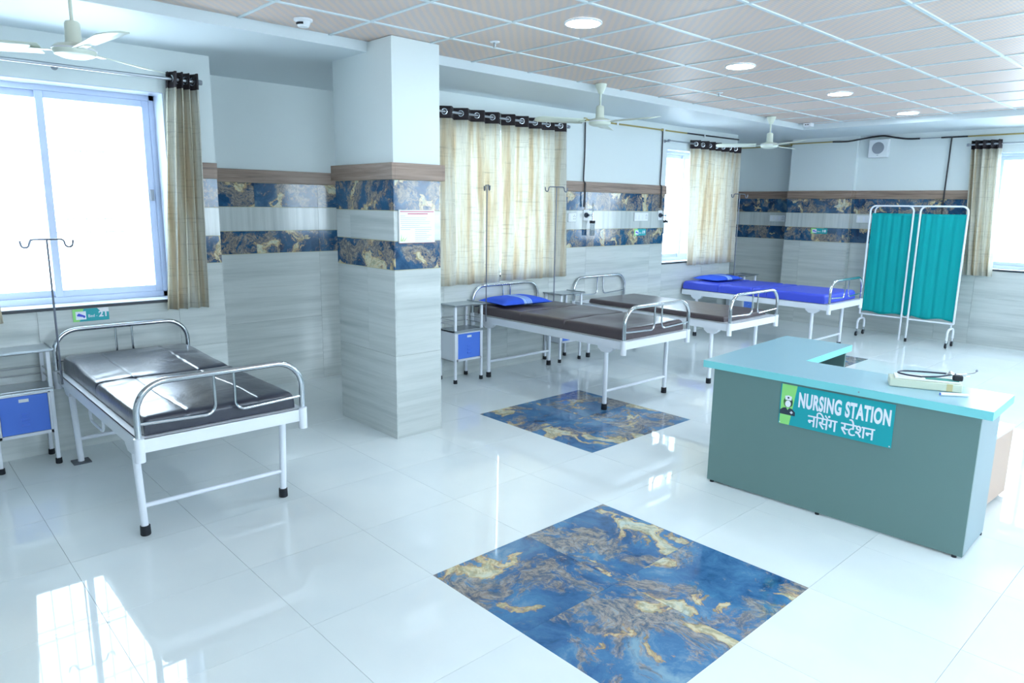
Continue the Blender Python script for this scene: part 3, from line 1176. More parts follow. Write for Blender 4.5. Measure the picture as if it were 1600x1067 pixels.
def flat(vs, fs, x, z, y, name, mt, parent, sx=1.0, sz=1.0):
    if not vs:
        return
    mb = MB().add([(x + p[0] * sx, y, z + p[1] * sz) for p in vs], fs)
    me = bpy.data.meshes.new(name)
    me.from_pydata(mb.v, [], mb.f)
    me.materials.append(MATS[mt])
    o = bpy.data.objects.new(name, me)
    COL.objects.link(o)
    o.parent = parent
    q = o.modifiers.new('thick', 'SOLIDIFY')
    q.thickness = 0.0006
    q.offset = 0
    return o


def poly(parent, name, mt, pts, y=-0.0043, t=0.0003):
    return MB().prism(pts, lambda p: (p[0], y - t, p[1]), lambda p: (p[0], y, p[1])).build(name, mt, parent)


poly(sg, 'lime_stripe', 'sign_lime', [(0.006, 0.0), (0.062, 0.0), (0.092, SH), (0.006, SH)])
vs, fs, wd, ht = text_mesh('NURSING STATION', 0.10, bold=0.004, font_space=1.08)
TW = 0.475
flat(vs, fs, 0.105, 0.118, -0.0048, 'english_lettering', 'sign_white', sg, TW / wd, 0.082 / ht)


# Devanagari line, glyph by glyph under one head bar
GZ, GS = 0.020, 0.098


def put(vs, fs, x, sx):
    for k in (-1, 0, 1):
        flat(vs, fs, x + 0.0016 * k, GZ + 0.0008 * k, -0.0056 - 0.0008 * k, 'hindi_lettering', 'sign_white', sg, sx, 1.0)


def glyph(ch, x, sx=1.0, clip=None):
    vs, fs, wd, ht = text_mesh(ch, GS)
    if clip is not None:
        bm = bmesh.new()
        vv = [bm.verts.new(p) for p in vs]
        for f in fs:
            try:
                bm.faces.new([vv[k] for k in f])
            except ValueError:
                pass
        bmesh.ops.bisect_plane(bm, geom=bm.verts[:] + bm.edges[:] + bm.faces[:], plane_co=(wd * clip, 0, 0), plane_no=(1, 0, 0), clear_outer=True)
        bm.verts.index_update()
        vs = [tuple(v.co) for v in bm.verts]
        fs = [tuple(v.index for v in f.verts) for f in bm.faces]
        bm.free()
        wd = wd * clip
    put(vs, fs, x, sx)
    return wd * sx


x = 0.165
K = 0.80
x += glyph('\u0928', x, K) - 0.002
put(*text_mesh('\u093f', GS)[:2], x, 0.62)
x += 0.0165
x += glyph('\u0938', x, K) - 0.002
# anusvara and reph over the stem
put(*text_mesh('\u0902', GS)[:2], x - 0.004, 0.9)
poly(sg, 'hindi_lettering', 'sign_white', [(x - 0.008, GZ + 0.061), (x - 0.020, GZ + 0.071), (x - 0.022, GZ + 0.080), (x - 0.016, GZ + 0.080), (x - 0.012, GZ + 0.073), (x - 0.002, GZ + 0.063)], y=-0.0050)
x += glyph('\u0917', x, K) + 0.02
x += glyph('\u0938', x, K, clip=0.70) - 0.001
xt = x
x += glyph('\u091f', x, K) - 0.002
put(*text_mesh('\u0947', GS)[:2], xt + 0.004, 0.8)
x += glyph('\u0936', x, K) - 0.002
x += glyph('\u0928', x, K)


# nurse emblem
def disc(cx, cz, rx, rz, n=20, a0=0.0, a1=2 * PI):
    return [(cx + rx * math.cos(a0 + (a1 - a0) * k / n), cz + rz * math.sin(a0 + (a1 - a0) * k / n)) for k in range(n)]


nx_, nz_ = 0.047, 0.098
EK = 1.22
_poly = poly


def poly_e(parent, name, mt, pts, y=-0.0043):
    return _poly(parent, name, mt, [(nx_ + (p[0] - nx_) * EK, nz_ + (p[1] - nz_) * EK) for p in pts], y=y)


poly_e(sg, 'emblem_hair', 'ink_dark', disc(nx_, nz_ + 0.026, 0.022, 0.026))
poly_e(sg, 'emblem_face', 'sign_white', disc(nx_, nz_ + 0.018, 0.013, 0.016), y=-0.0047)
poly_e(sg, 'emblem_cap', 'sign_white', [(nx_ - 0.014, nz_ + 0.036), (nx_ + 0.014, nz_ + 0.036), (nx_ + 0.016, nz_ + 0.054), (nx_, nz_ + 0.058), (nx_ - 0.016, nz_ + 0.054)], y=-0.0047)
poly_e(sg, 'emblem_cap_cross', 'ink_dark', [(nx_ - 0.004, nz_ + 0.043), (nx_ + 0.004, nz_ + 0.043), (nx_ + 0.004, nz_ + 0.051), (nx_ - 0.004, nz_ + 0.051)], y=-0.0050)
poly_e(sg, 'emblem_shoulders', 'ink_dark', [(nx_ - 0.036, nz_ - 0.034), (nx_ + 0.036, nz_ - 0.034), (nx_ + 0.036, nz_ - 0.016), (nx_ + 0.022, nz_ - 0.004), (nx_ + 0.008, nz_ + 0.0), (nx_, nz_ - 0.012), (nx_ - 0.008, nz_), (nx_ - 0.022, nz_ - 0.004), (nx_ - 0.036, nz_ - 0.016)], y=-0.0046)
for a in ((0.016, 0.022, -0.026, -0.014), (0.012, 0.026, -0.022, -0.018)):
    poly_e(sg, 'emblem_cross', 'sign_white', [(nx_ + a[0], nz_ + a[2]), (nx_ + a[1], nz_ + a[2]), (nx_ + a[1], nz_ + a[3]), (nx_ + a[0], nz_ + a[3])], y=-0.0050)
for p in ((0.008, 0.008), (SW - 0.008, 0.008)):
    poly(sg, 'fixing_screw', 'plastic_white', disc(p[0], p[1], 0.004, 0.004, 10), y=-0.0046)

# things on the desk
bx = thing('instrument_box', 'flat cream instrument box with taped corner lying on the desk', 'box', (1.245, 1.075, ZT1 + 0.001), R(23))
MB().box(-0.165, 0.165, -0.06, 0.06, 0, 0.042).build('box_body', 'box_cream', bx, bevel=0.004)
MB().box(-0.14, 0.155, -0.05, 0.056, 0.043, 0.052).build('lid_flap', 'paper', bx, bevel=0.002)
MB().box(0.095, 0.122, -0.0612, -0.0602, 0.002, 0.04).build('tape', 'tape_tan', bx)
MB().box(0.0, 0.15, -0.045, 0.0, 0.0525, 0.056).build('green_cloth', 'box_green', bx, bevel=0.001)
st_ = thing('stethoscope', 'dark navy stethoscope with chrome ear tubes lying on the cream box', 'stethoscope', (1.245, 1.075, ZT1 + 0.0585), R(23))
pts = [(-0.02, -0.052, 0.006), (-0.085, -0.04, 0.007), (-0.125, -0.005, 0.008), (-0.10, 0.04, 0.010), (-0.02, 0.048, 0.013), (0.08, 0.04, 0.017), (0.14, 0.03, 0.02)]


def smooth(pts, n=6):
    P = [Vector(p) for p in pts]
    out = []
    for i in range(len(P) - 1):
        p0, p1, p2, p3 = P[max(i - 1, 0)], P[i], P[i + 1], P[min(i + 2, len(P) - 1)]
        for k in range(n):
            t = k / n
            out.append(0.5 * ((2 * p1) + (p2 - p0) * t + (2 * p0 - 5 * p1 + 4 * p2 - p3) * t * t + (3 * p1 - p0 - 3 * p2 + p3) * t ** 3))
    out.append(P[-1])
    return out


MB().tube(smooth(pts), 0.0045, 8).build('tubing', 'navy_tube', st_)
MB().tube(smooth([(-0.02, -0.052, 0.007), (0.05, -0.03, 0.010), (0.10, 0.0, 0.016), (0.14, 0.03, 0.02)]), 0.0045, 8).build('tubing', 'navy_tube', st_)
MB().tube(smooth([(0.14, 0.03, 0.02), (0.185, 0.055, 0.02), (0.225, 0.055, 0.03), (0.235, 0.06, 0.04)]), 0.0028, 8).build('ear_tube', 'chrome', st_)
MB().tube(smooth([(0.14, 0.03, 0.02), (0.18, 0.03, 0.015), (0.205, 0.04, 0.012)]), 0.0028, 8).build('ear_tube', 'chrome', st_)
MB().lathe([(0.0, -0.006), (0.005, -0.004), (0.006, 0.002), (0.003, 0.007), (0, 0.008)], (0.236, 0.06, 0.042), 10).build('ear_tip', 'plastic_grey', st_)
MB().lathe([(0.0, 0), (0.018, 0.0), (0.02, 0.004), (0.018, 0.010), (0.007, 0.013), (0.006, 0.018), (0, 0.018)], (0.115, 0.02, 0.018), 18).build('chest_piece', 'chrome', st_)
MB().box(0.12, 0.165, -0.05, -0.015, 0.0, 0.028).build('bulb_valve', 'rubber', st_, bevel=0.006)
pn = thing('marker_pen', 'white marker pen lying in front of the cream box', 'pen', (1.41, 0.99, ZT1 + 0.0085), R(38))
MB().tube([(-0.062, 0, 0), (0.03, 0, 0)], 0.0085, 12).build('barrel', 'plastic_white', pn)
MB().tube([(0.03, 0, 0), (0.064, 0, 0), (0.068, 0, 0)], 0.008, 12, rs=[0.0082, 0.0078, 0.004]).build('cap', 'sign_white', pn)
MB().tube([(-0.066, 0, 0), (-0.0621, 0, 0)], 0.006, 10).build('end_plug', 'locker_blue', pn)

pd = thing('low_cabinet', 'low beige wooden cabinet standing behind the right end of the desk', 'cabinet', (1.30, 1.76, 0), R(-2))
MB().box(-0.19, 0.19, -0.2, 0.2, 0.02, 0.415).build('carcass', 'oak_board', pd, bevel=0.002)
MB().box(-0.195, 0.195, -0.205, 0.205, 0.416, 0.434).build('top_board', 'sill_white', pd, bevel=0.002)  # beige laminate too; its bright reflection is put into the white colour
MB().box(-0.17, 0.17, -0.18, 0.18, 0.0, 0.0195).build('plinth', 'bar_dark', pd)
for k in range(2):
    dr = MB().box(-0.18, 0.18, 0.2005, 0.212, 0.035 + 0.19 * k, 0.215 + 0.19 * k).build('drawer_front', 'oak_board', pd, bevel=0.002)
    MB().tube([(-0.05, 0.222, 0.125 + 0.19 * k), (0.05, 0.222, 0.125 + 0.19 * k)], 0.005, 8).build('pull', 'chrome', dr)

# ------------------------------------------------------------------ folding ward screen
ws_ = thing('ward_screen', 'white tubular folding screen with turquoise cloth on castors', 'screen', (-0.775, 6.97, 0), R(0))
hb, ht_ = 0.295, 1.73


def u_frame(xa, xb, y, zlo_a, zlo_b, r, name):
    pts = fillet([(xa, y, zlo_a), (xa, y, ht_), (xb, y, ht_), (xb, y, zlo_b)], 0.07, 8)
    return MB().tube(pts, r, 10).build(name, 'white_enamel', ws_)


u_frame(-0.57, -0.045, 0.0, hb, 0.06, 0.0115, 'panel_frame')
u_frame(0.045, 0.57, -0.03, 0.03, hb, 0.0115, 'panel_frame')
u_frame(-0.535, 0.545, 0.06, 0.62, 0.62, 0.010, 'rear_frame')
MB().tube([(-0.57, 0, hb), (-0.045, 0, hb)], 0.0105, 10).build('bottom_rail', 'white_enamel', ws_)
MB().tube([(0.045, -0.03, hb), (0.57, -0.03, hb)], 0.0105, 10).build('bottom_rail', 'white_enamel', ws_)
MB().tube([(-0.12, 0.0, ht_), (0.12, -0.03, ht_)], 0.0105, 10).build('top_link', 'white_enamel', ws_)
MB().tube([(-0.045, 0.0, hb + 0.02), (0.045, -0.03, hb + 0.02)], 0.009, 10).build('hinge_link', 'white_enamel', ws_)
MB().lathe([(0.014, 0), (0.015, 0.003), (0.015, 0.045), (0.0118, 0.047)], (0.045, -0.03, 0), 12).build('rubber_foot', 'rubber', ws_)
MB().lathe([(0.012, 0), (0.013, 0.003), (0.0125, 0.06)], (-0.045, 0.0, 0), 12).build('post_end', 'white_enamel', ws_)


def cloth(xa, xb, y, za, zb, amp, k, seed, name='cloth_panel'):
    nx, nz = 60, 36
    vs, fs = [], []
    for i in range(nx + 1):
        for j in range(nz + 1):
            u, v = i / nx, j / nz
            x = xa + (xb - xa) * u
            z = za + (zb - za) * v + (0.012 * math.sin(u * 9 + seed) if j == 0 else 0)
            e = min(1, min(u, 1 - u) / 0.06)
            d = amp * e * (0.55 * math.sin(u * k * 2 * PI + seed + 0.6 * math.sin(v * 3)) + 0.3 * math.sin(u * k * 3.7 * PI + seed * 2 + v) + 0.25 * math.sin(v * 14 + u * 5 + seed) * (1 - v))
            vs.append((x, y + d, z))
    for i in range(nx):
        for j in range(nz):
            a = i * (nz + 1) + j
            fs.append((a, a + nz + 1, a + nz + 2, a + 1))
    return MB().add(vs, fs).build(name, 'screen_cloth', ws_, solid=0.002)


cloth(-0.555, -0.05, 0.028, 0.325, 1.635, 0.008, 4.5, 0.4)
cloth(-0.05, 0.05, 0.045, 0.33, 1.635, 0.004, 1.0, 2.0)
cloth(0.05, 0.555, 0.012, 0.325, 1.635, 0.008, 4.2, 1.7)
for x, y in ((-0.545, 0.01), (0.545, -0.02)):
    pts = fillet([(x, y - 0.115, 0.10), (x, y - 0.115, 0.23), (x, y + 0.115, 0.23), (x, y + 0.115, 0.10)], 0.08, 8)
    ft = MB().tube(pts, 0.0135, 10).build('castor_fork', 'white_enamel', ws_)
    MB().tube([(x, y, 0.23), (x, y, hb)], 0.010, 10).build('fork_stem', 'white_enamel', ws_)
    for s in (-1, 1):
        yy = y + s * 0.115
        wl = MB().lathe([(0.008, -0.0098), (0.029, -0.0098), (0.032, -0.006), (0.032, 0.006), (0.029, 0.0098), (0.008, 0.0098)], (0, 0, 0), 18)
        wl.xf(Matrix.Translation((x, yy - 0.012, 0.0325)) @ Matrix.Rotation(R(90), 4, 'Y')).build('castor_wheel', 'rubber', ft)
        MB().tube([(x, yy, 0.11), (x, yy, 0.062)], 0.009, 8).build('castor_stem', 'chrome', ft)
        MB().box(x - 0.014, x - 0.0105, yy - 0.02, yy + 0.01, 0.022, 0.064).box(x + 0.0105, x + 0.014, yy - 0.02, yy + 0.01, 0.022, 0.064).box(x - 0.014, x + 0.014, yy - 0.012, yy + 0.012, 0.058, 0.064).build('castor_yoke', 'steel', ft)

# ------------------------------------------------------------------ curtains
def torus(R0, r0, n=20, k=8):
    vs, fs = [], []
    for i in range(n):
        a = 2 * PI * i / n
        for j in range(k):
            b = 2 * PI * j / k
            vs.append(((R0 + r0 * math.cos(b)) * math.cos(a), (R0 + r0 * math.cos(b)) * math.sin(a), r0 * math.sin(b) * 0.6))
    for i in range(n):
        for j in range(k):
            fs.append((i * k + j, i * k + (j + 1) % k, ((i + 1) % n) * k + (j + 1) % k, ((i + 1) % n) * k + j))
    return MB().add(vs, fs)


ME_RING = torus(0.024, 0.0065).mesh('eyelet', 'chrome')


def make_curtain(label, wall, s0, s1, b0, b1, ztop, zbot, folds, amp, dc=-0.085, phase=0.0, group='beige eyelet curtains'):
    fr = WF[wall]
    base = fr((s0 + s1) / 2, dc, 0)
    t = thing('curtain', label, 'curtain', (base[0], base[1], zbot), 0, group)
    off = Vector(t.location)
    band = 0.105
    n = folds * 18

    def pt(u, z):
        v = (ztop - z) / (ztop - zbot)
        s = (s0 + (s1 - s0) * u) * (1 - v) + (b0 + (b1 - b0) * u) * v
        am = amp * (1 - 0.25 * v) * (1 + 0.25 * math.sin(u * 17 + 1.3 * folds))
        ph = u * folds * 2 * PI + phase + v * 0.5 * math.sin(u * 11 + folds)
        d = dc + am * math.sin(ph) + 0.006 * v * math.sin(u * 40)
        s += 0.35 * am * math.sin(2 * ph) * 0.5
        return Vector(fr(s, d, z)) - off

    def sheet(zs, name, mt, th):
        vs, fs = [], []
        for i in range(n + 1):
            for z in zs:
                vs.append(pt(i / n, z))
        m_ = len(zs)
        for i in range(n):
            for j in range(m_ - 1):
                a = i * m_ + j
                fs.append((a, a + m_, a + m_ + 1, a + 1))
        return MB().add(vs, fs).build(name, mt, t, solid=th)
    zb_ = ztop - band
    sheet([zb_ + 0.003 - (zb_ - zbot) * k / 12 for k in range(13)], 'fabric', 'linen', 0.002)
    bd = sheet([ztop - band * k / 3 for k in range(4)], 'header_band', 'curtain_band', 0.005)
    zr = ztop - 0.048
    for k in range(2 * folds):
        u = (k * PI - phase) / (folds * 2 * PI)
        if not 0.01 < u < 0.99:
            continue
        p = pt(u, zr)
        tg = (pt(u + 0.004, zr) - pt(u - 0.004, zr)).normalized()
        nrm = tg.cross(Vector((0, 0, 1)))
        o = obj('eyelet', ME_RING, bd)
        o.matrix_local = Matrix.Translation(p) @ nrm.to_track_quat('Z', 'Y').to_matrix().to_4x4()
    return t


make_curtain('beige linen curtain bunched narrow at the right of the left window', 'left', -1.272, -1.085, -1.385, -1.095, 2.522, 0.90, 4, 0.052)
make_curtain('beige linen curtain at the left edge of the photo beside the left window', 'left', -2.72, -2.45, -2.66, -2.345, 2.522, 0.90, 4, 0.035)
make_curtain('wide beige linen curtain drawn closed, the half next to the pillar', 'left', 0.80, 1.757, 0.83, 1.776, 2.535, 0.905, 5, 0.042, phase=0.4)
make_curtain('wide beige linen curtain drawn closed, the half away from the pillar', 'left', 1.768, 2.69, 1.779, 2.755, 2.535, 0.91, 5, 0.042, phase=0.2)
make_curtain('beige linen curtain half open on the far window of the left wall', 'left', 5.05, 6.19, 5.14, 6.22, 2.52, 0.915, 7, 0.06, phase=0.5)
make_curtain('beige linen curtain hanging slanted behind the folding screen', 'back', -0.385, -0.06, -0.29, 0.02, 2.535, 0.88, 4, 0.058)


def make_rod(label, wall, s0, s1, z, dc=-0.085):
    fr = WF[wall]
    c = fr((s0 + s1) / 2, dc, z)
    t = thing('curtain_rod', label, 'curtain rod', c, 0, 'steel curtain rods')
    o = Vector(c)
    MB().tube([Vector(fr(s0, dc, z)) - o, Vector(fr(s1, dc, z)) - o], 0.0115, 10).build('rod', 'rod_steel', t)
    for s in (s0, s1):
        MB().tube([Vector(fr(s - 0.012, dc, z)) - o, Vector(fr(s + 0.012, dc, z)) - o], 0.017, 12).build('finial', 'plastic_grey', t)
    for s in (s0 + 0.03, (s0 + s1) / 2 + 0.005, s1 - 0.03):
        MB().tube([Vector(fr(s, -0.001, z)) - o, Vector(fr(s, dc + 0.012, z)) - o], 0.008, 8).build('bracket', 'plastic_grey', t)
        MB().tube([Vector(fr(s, -0.006, z)) - o, Vector(fr(s, -0.0005, z)) - o], 0.02, 12).build('bracket_plate', 'plastic_grey', t)
    return t


make_rod('steel curtain rod over the left window above the black mattress bed', 'left', -2.78, -1.06, 2.474)
make_rod('steel curtain rod carrying the two closed curtains', 'left', 0.78, 2.72, 2.487)
make_rod('steel curtain rod over the far window of the left wall', 'left', 4.53, 6.22, 2.472)
make_rod('steel curtain rod over the window at the right photo edge', 'back', -0.42, 1.6, 2.487)

# ------------------------------------------------------------------ ceiling fans
def make_fan(label, x, y, zh, a0):
    t = thing('ceiling_fan', label, 'fan', (x, y, ZC), 0, 'ceiling fans')
    d = zh - ZC
    MB().lathe([(0.012, -0.085), (0.022, -0.08), (0.05, -0.02), (0.052, -0.001)], (0, 0, 0), 20).build('canopy', 'fan_cream', t)
    MB().tube([(0, 0, -0.06), (0, 0, d + 0.10)], 0.0085, 10).build('down_rod', 'fan_cream', t)
    MB().lathe([(0.013, 0.155), (0.03, 0.15), (0.036, 0.14), (0.038, 0.055), (0.042, 0.045), (0.085, 0.034), (0.098, 0.022), (0.10, 0.004), (0.092, -0.012), (0.06, -0.024), (0.0, -0.03)], (0, 0, d), 32).build('motor_housing', 'fan_cream', t)
    MB().lathe([(0.101, 0.010), (0.1035, 0.012), (0.1035, 0.016), (0.101, 0.018)], (0, 0, d), 32).build('trim_ring', 'plastic_white', t)
    for k in range(3):
        a = a0 + k * 2 * PI / 3
        nb = 12
        vs, fs = [], []
        for i in range(nb + 1):
            u = i / nb
            rr = 0.15 + 0.45 * u
            wd = (0.056 + 0.02 * u) * (1 if i < nb else 0.75)
            tw = 0.26 * (1 - 0.25 * u)
            for q in (-1, -0.3, 0.3, 1):
                vs.append((rr + (0.012 * (1 - q * q) if i == nb else 0), q * wd, d + 0.012 + q * wd * math.sin(tw) + 0.004 * (1 - q * q)))
        for i in range(nb):
            for j in range(3):
                p = i * 4 + j
                fs.append((p, p + 4, p + 5, p + 1))
        rot = Matrix.Rotation(a, 4, 'Z')
        bl = MB().add(vs, fs).xf(rot).build('blade', 'fan_cream', t, solid=0.003)
        MB().box(0.085, 0.20, -0.018, 0.018, d + 0.007, d + 0.0105).xf(rot).build('blade_arm', 'fan_cream', bl, bevel=0.001)
    return t


make_fan('cream ceiling fan over the black mattress bed by the left window', -1.93, -2.02, 2.40, R(4))
make_fan('cream ceiling fan hanging right of the closed curtains', -1.91, 2.085, 2.40, R(4))
make_fan('cream ceiling fan in the far corner before the half-open curtain', -1.9, 5.17, 2.40, R(-28))

# ------------------------------------------------------------------ lamps and small ceiling devices
def make_light(label, x, y):
    t = thing('ceiling_light', label, 'light', (x, y, ZC), 0, 'round recessed ceiling lights')
    MB().lathe([(0.100, 0.002), (0.113, 0.002), (0.115, -0.004), (0.108, -0.010), (0.100, -0.008)], (0, 0, 0), 36, False).build('rim', 'plastic_white', t)
    MB().lathe([(0.0, -0.0075), (0.0995, -0.0075), (0.0995, 0.0), (0.0, 0.0)], (0, 0, 0), 36).build('diffuser', 'lamp_glow', t)


make_light('round ceiling light nearest the camera, largest of the row', -0.6, 0.37)
make_light('round ceiling light, second of the row from the camera', -0.6, 2.17)
make_light('round ceiling light, third of the row from the camera', -0.6, 3.97)
make_light('round ceiling light farthest away, near the far wall', -0.62, 5.8)
LW = ['just right and ahead', 'farther right', 'right, beyond the desk', 'right, in the middle row', 'right, by the far wall', 'right, by the window wall']
for x, y in ((1.8, -1.43), (2.4, 0.37), (1.38, 2.17), (1.3, 3.97), (1.3, 5.77), (3.6, -1.43)):  # unseen lamps, added to raise the brightness of the room
    make_light('added round ceiling light out of view, %s of the camera' % LW.pop(0), x, y)


def sprinkler(label, x, y):
    t = thing('sprinkler', label, 'sprinkler', (x, y, ZC), 0, 'ceiling sprinklers')
    MB().lathe([(0.0, -0.006), (0.03, -0.005), (0.034, 0.001), (0, 0.001)], (0, 0, 0), 20).build('escutcheon', 'plastic_white', t)
    MB().lathe([(0.007, -0.03), (0.009, -0.02), (0.009, -0.006)], (0, 0, 0), 12).build('nozzle', 'steel', t)
    MB().lathe([(0.0, -0.036), (0.013, -0.035), (0.013, -0.033), (0.004, -0.031), (0.004, -0.029)], (0, 0, 0), 14).build('deflector', 'steel', t)


sprinkler('small sprinkler head in the ceiling above the closed curtains', -1.36, 0.34)
sprinkler('small sprinkler head in the ceiling between the far fans', -1.40, 3.2)
t = thing('smoke_detector', 'white dome smoke detector on the ceiling left of the pillar', 'detector', (-1.75, -0.84, ZC))
MB().lathe([(0.0, -0.045), (0.028, -0.045), (0.034, -0.040), (0.045, -0.014), (0.055, -0.010), (0.055, 0.001), (0, 0.001)], (0, 0, 0), 28).build('dome', 'plastic_white', t)
for k, a in enumerate((-40, -62, -90)):
    MB().box(0.036, 0.042, -0.009, 0.009, -0.034, -0.022).xf(Matrix.Rotation(R(a), 4, 'Z')).build('vent', 'rubber', t)
t = thing('smoke_detector', 'small white detector box at the far ceiling corner', 'detector', (-1.86, 6.05, ZC))
MB().box(-0.05, 0.05, -0.05, 0.05, -0.045, 0.0).build('housing', 'plastic_white', t, bevel=0.008)
for dx in (-0.012, 0.016):
    MB().box(dx - 0.008, dx + 0.008, -0.0515, -0.0502, -0.03, -0.018).build('vent', 'rubber', t)

# ------------------------------------------------------------------ speaker, gas pipes, outlets
t = thing('wall_speaker', 'square white wall speaker with round grey grille high on the far wall', 'speaker', (-1.49, YF - 0.002, 2.50))
MB().box(-0.125, 0.125, -0.075, 0.0, -0.125, 0.115).build('cabinet', 'plastic_white', t, bevel=0.008)
MB().lathe([(0.0, 0.0), (0.072, 0.0), (0.078, -0.004), (0.0, -0.004)], (0, 0, 0), 32).xf(Matrix.Translation((0, -0.0755, 0.0)) @ Matrix.Rotation(R(-90), 4, 'X')).build('grille', 'plastic_grey', t)
MB().box(-0.012, 0.012, -0.0765, -0.0752, -0.098, -0.092).build('maker_mark', 'plastic_grey', t)

t = thing('gas_pipe', 'thin brass gas pipe running along the left wall under the soffit', 'pipe', (XW, 3.0, 2.595))
o = Vector(t.location)
MB().tube([Vector((XW + 0.02, 3.02, 2.595)) - o, Vector((XW + 0.02, 5.0, 2.60)) - o], 0.009, 8).build('brass_run', 'brass', t)
MB().tube([Vector((XW + 0.02, 5.0, 2.60)) - o, Vector((XW + 0.02, 6.27, 2.61)) - o], 0.009, 8).build('sleeved_run', 'cable_black', t)
for y in (3.6, 4.5, 5.4):
    MB().box(XW - o.x, XW + 0.034 - o.x, y - 0.012 - o.y, y + 0.012 - o.y, -0.014, 0.018).build('clip', 'plastic_white', t)
t = thing('gas_pipe', 'gas pipe with black sleeves running along the far wall over the speaker', 'pipe', (-1.5, YF, 2.60))
o = Vector(t.location)
MB().tube([Vector(p) - o for p in fillet([(-3.7, 7.60, 2.61), (-2.735, 7.60, 2.61), (-2.735, 7.35, 2.61), (-2.1, 7.35, 2.61)], 0.03)], 0.008, 8).build('brass_run', 'brass', t)
MB().tube([Vector(p) - o for p in smooth([(-2.1, 7.35, 2.61), (-1.9, 7.35, 2.605), (-1.77, 7.352, 2.62), (-1.7, 7.38, 2.632), (-1.6, 7.425, 2.652), (-1.45, 7.43, 2.66), (-1.3, 7.43, 2.63), (-1.15, 7.43, 2.605), (-1.0, 7.43, 2.60)])], 0.011, 8).build('sleeved_run', 'cable_black', t)
MB().tube([Vector((-1.0, 7.43, 2.60)) - o, Vector((-0.75, 7.43, 2.598)) - o], 0.006, 8).build('thin_run', 'plastic_grey', t)
MB().tube([Vector((-0.75, 7.43, 2.598)) - o, Vector((-0.45, 7.43, 2.597)) - o], 0.010, 8).build('sleeved_run', 'cable_black', t)
MB().tube([Vector((-0.45, 7.43, 2.597)) - o, Vector((XE - 0.02, 7.43, 2.60)) - o], 0.009, 8).build('brass_run', 'brass', t)
MB().tube([Vector((-0.63, 7.43, 2.595)) - o, Vector((-0.635, 7.425, 1.93)) - o, Vector((-0.63, 7.405, 1.6)) - o], 0.009, 8).build('drop_run', 'cable_black', t)


def gas_drop(label, y):
    t = thing('gas_hose', label, 'hose', (XW + 0.02, y, 1.66), 0, 'black hoses down the left wall')
    MB().tube(smooth([(-0.005, 0.0, 0.935), (-0.002, 0.004, 0.6), (0.0, -0.004, 0.30), (0.016, 0.004, 0.26), (0.016, 0.0, 0.10), (0.012, -0.004, 0.0)]), 0.0075, 8).build('hose', 'cable_black', t)
    MB().tube(smooth([(0.02, 0.012, 0.26), (0.02, 0.012, 0.12), (0.014, 0.018, 0.0)]), 0.004, 8).build('thin_wire', 'cable_black', t)
    MB().box(-0.018, 0.008, -0.02, 0.02, 0.925, 0.955).build('tee_joint', 'brass', t, bevel=0.004)


gas_drop('black hose dropping down the wall right of the closed curtains', 3.06)
gas_drop('black hose dropping down the wall left of the far half-open window', 4.49)


def flowmeter(label, y):
    t = thing('oxygen_flowmeter', label, 'flowmeter', (XW + TT, y, 1.54), 0, 'wall oxygen flowmeters')
    rot = Matrix.Rotation(R(90), 4, 'Y')
    MB().box(0.0, 0.012, -0.05, 0.035, -0.03, 0.09).build('outlet_plate', 'plastic_white', t, bevel=0.003)
    MB().lathe([(0.026, 0.0), (0.028, 0.004), (0.028, 0.018), (0.014, 0.022), (0.012, 0.05), (0, 0.05)], (0, 0, 0), 20).xf(Matrix.Translation((0.012, -0.02, 0.03)) @ rot).build('outlet_knob', 'ink_dark', t)
    MB().tube([(0.06, -0.02, 0.03), (0.06, 0.045, 0.03)], 0.009, 10).build('adapter', 'chrome', t)
    MB().tube([(0.06, 0.045, -0.035), (0.06, 0.045, 0.06)], 0.010, 10).build('valve_body', 'chrome', t)
    MB().tube([(0.06, 0.045, 0.06), (0.06, 0.045, 0.19)], 0.0085, 10).build('flow_tube', 'clear_plastic', t)
    MB().tube([(0.06, 0.045, -0.06), (0.06, 0.045, -0.03)], 0.032, 18).build('jar_lid', 'rubber', t)
    MB().lathe([(0.0, -0.20), (0.024, -0.198), (0.027, -0.19), (0.028, -0.0605), (0, -0.0605)], (0.06, 0.045, 0), 18).build('humidifier_jar', 'clear_plastic', t)


flowmeter('oxygen flowmeter with clear jar right of the closed curtains', 3.13)
flowmeter('oxygen flowmeter with clear jar at the edge of the far left-wall window', 4.53)


def switch_plate(label, fr, s0, s1, z0, z1, n):
    c = fr((s0 + s1) / 2, -TT, (z0 + z1) / 2)
    t = thing('switch_plate', label, 'switch', c, 0, 'white switch plates')
    o = Vector(c)

    def bx_(a, b, d0, d1, za, zb, nm, mt, bev=0.0):
        p, q = Vector(fr(a, d0, za)) - o, Vector(fr(b, d1, zb)) - o
        MB().box(p.x, q.x, p.y, q.y, p.z, q.z).build(nm, mt, t, bevel=bev)
    bx_(s0, s1, -TT - 0.012, -TT - 0.0003, z0, z1, 'plate', 'plastic_white', 0.003)
    w_ = (s1 - s0) / n
    for k in range(n):
        a = s0 + w_ * (k + 0.5)
        if k < n - 1:
            bx_(a - 0.013, a + 0.013, -TT - 0.0165, -TT - 0.0121, z0 + 0.022, z1 - 0.022, 'rocker', 'sign_white', 0.002)
        else:
            for (ds, dz) in ((-0.012, 0.012), (0.012, 0.012), (-0.012, -0.014), (0.012, -0.014), (0, 0.026)):
                bx_(a + ds - 0.004, a + ds + 0.004, -TT - 0.0126, -TT - 0.0121, (z0 + z1) / 2 + dz - 0.004, (z0 + z1) / 2 + dz + 0.004, 'socket_hole', 'ink_dark')


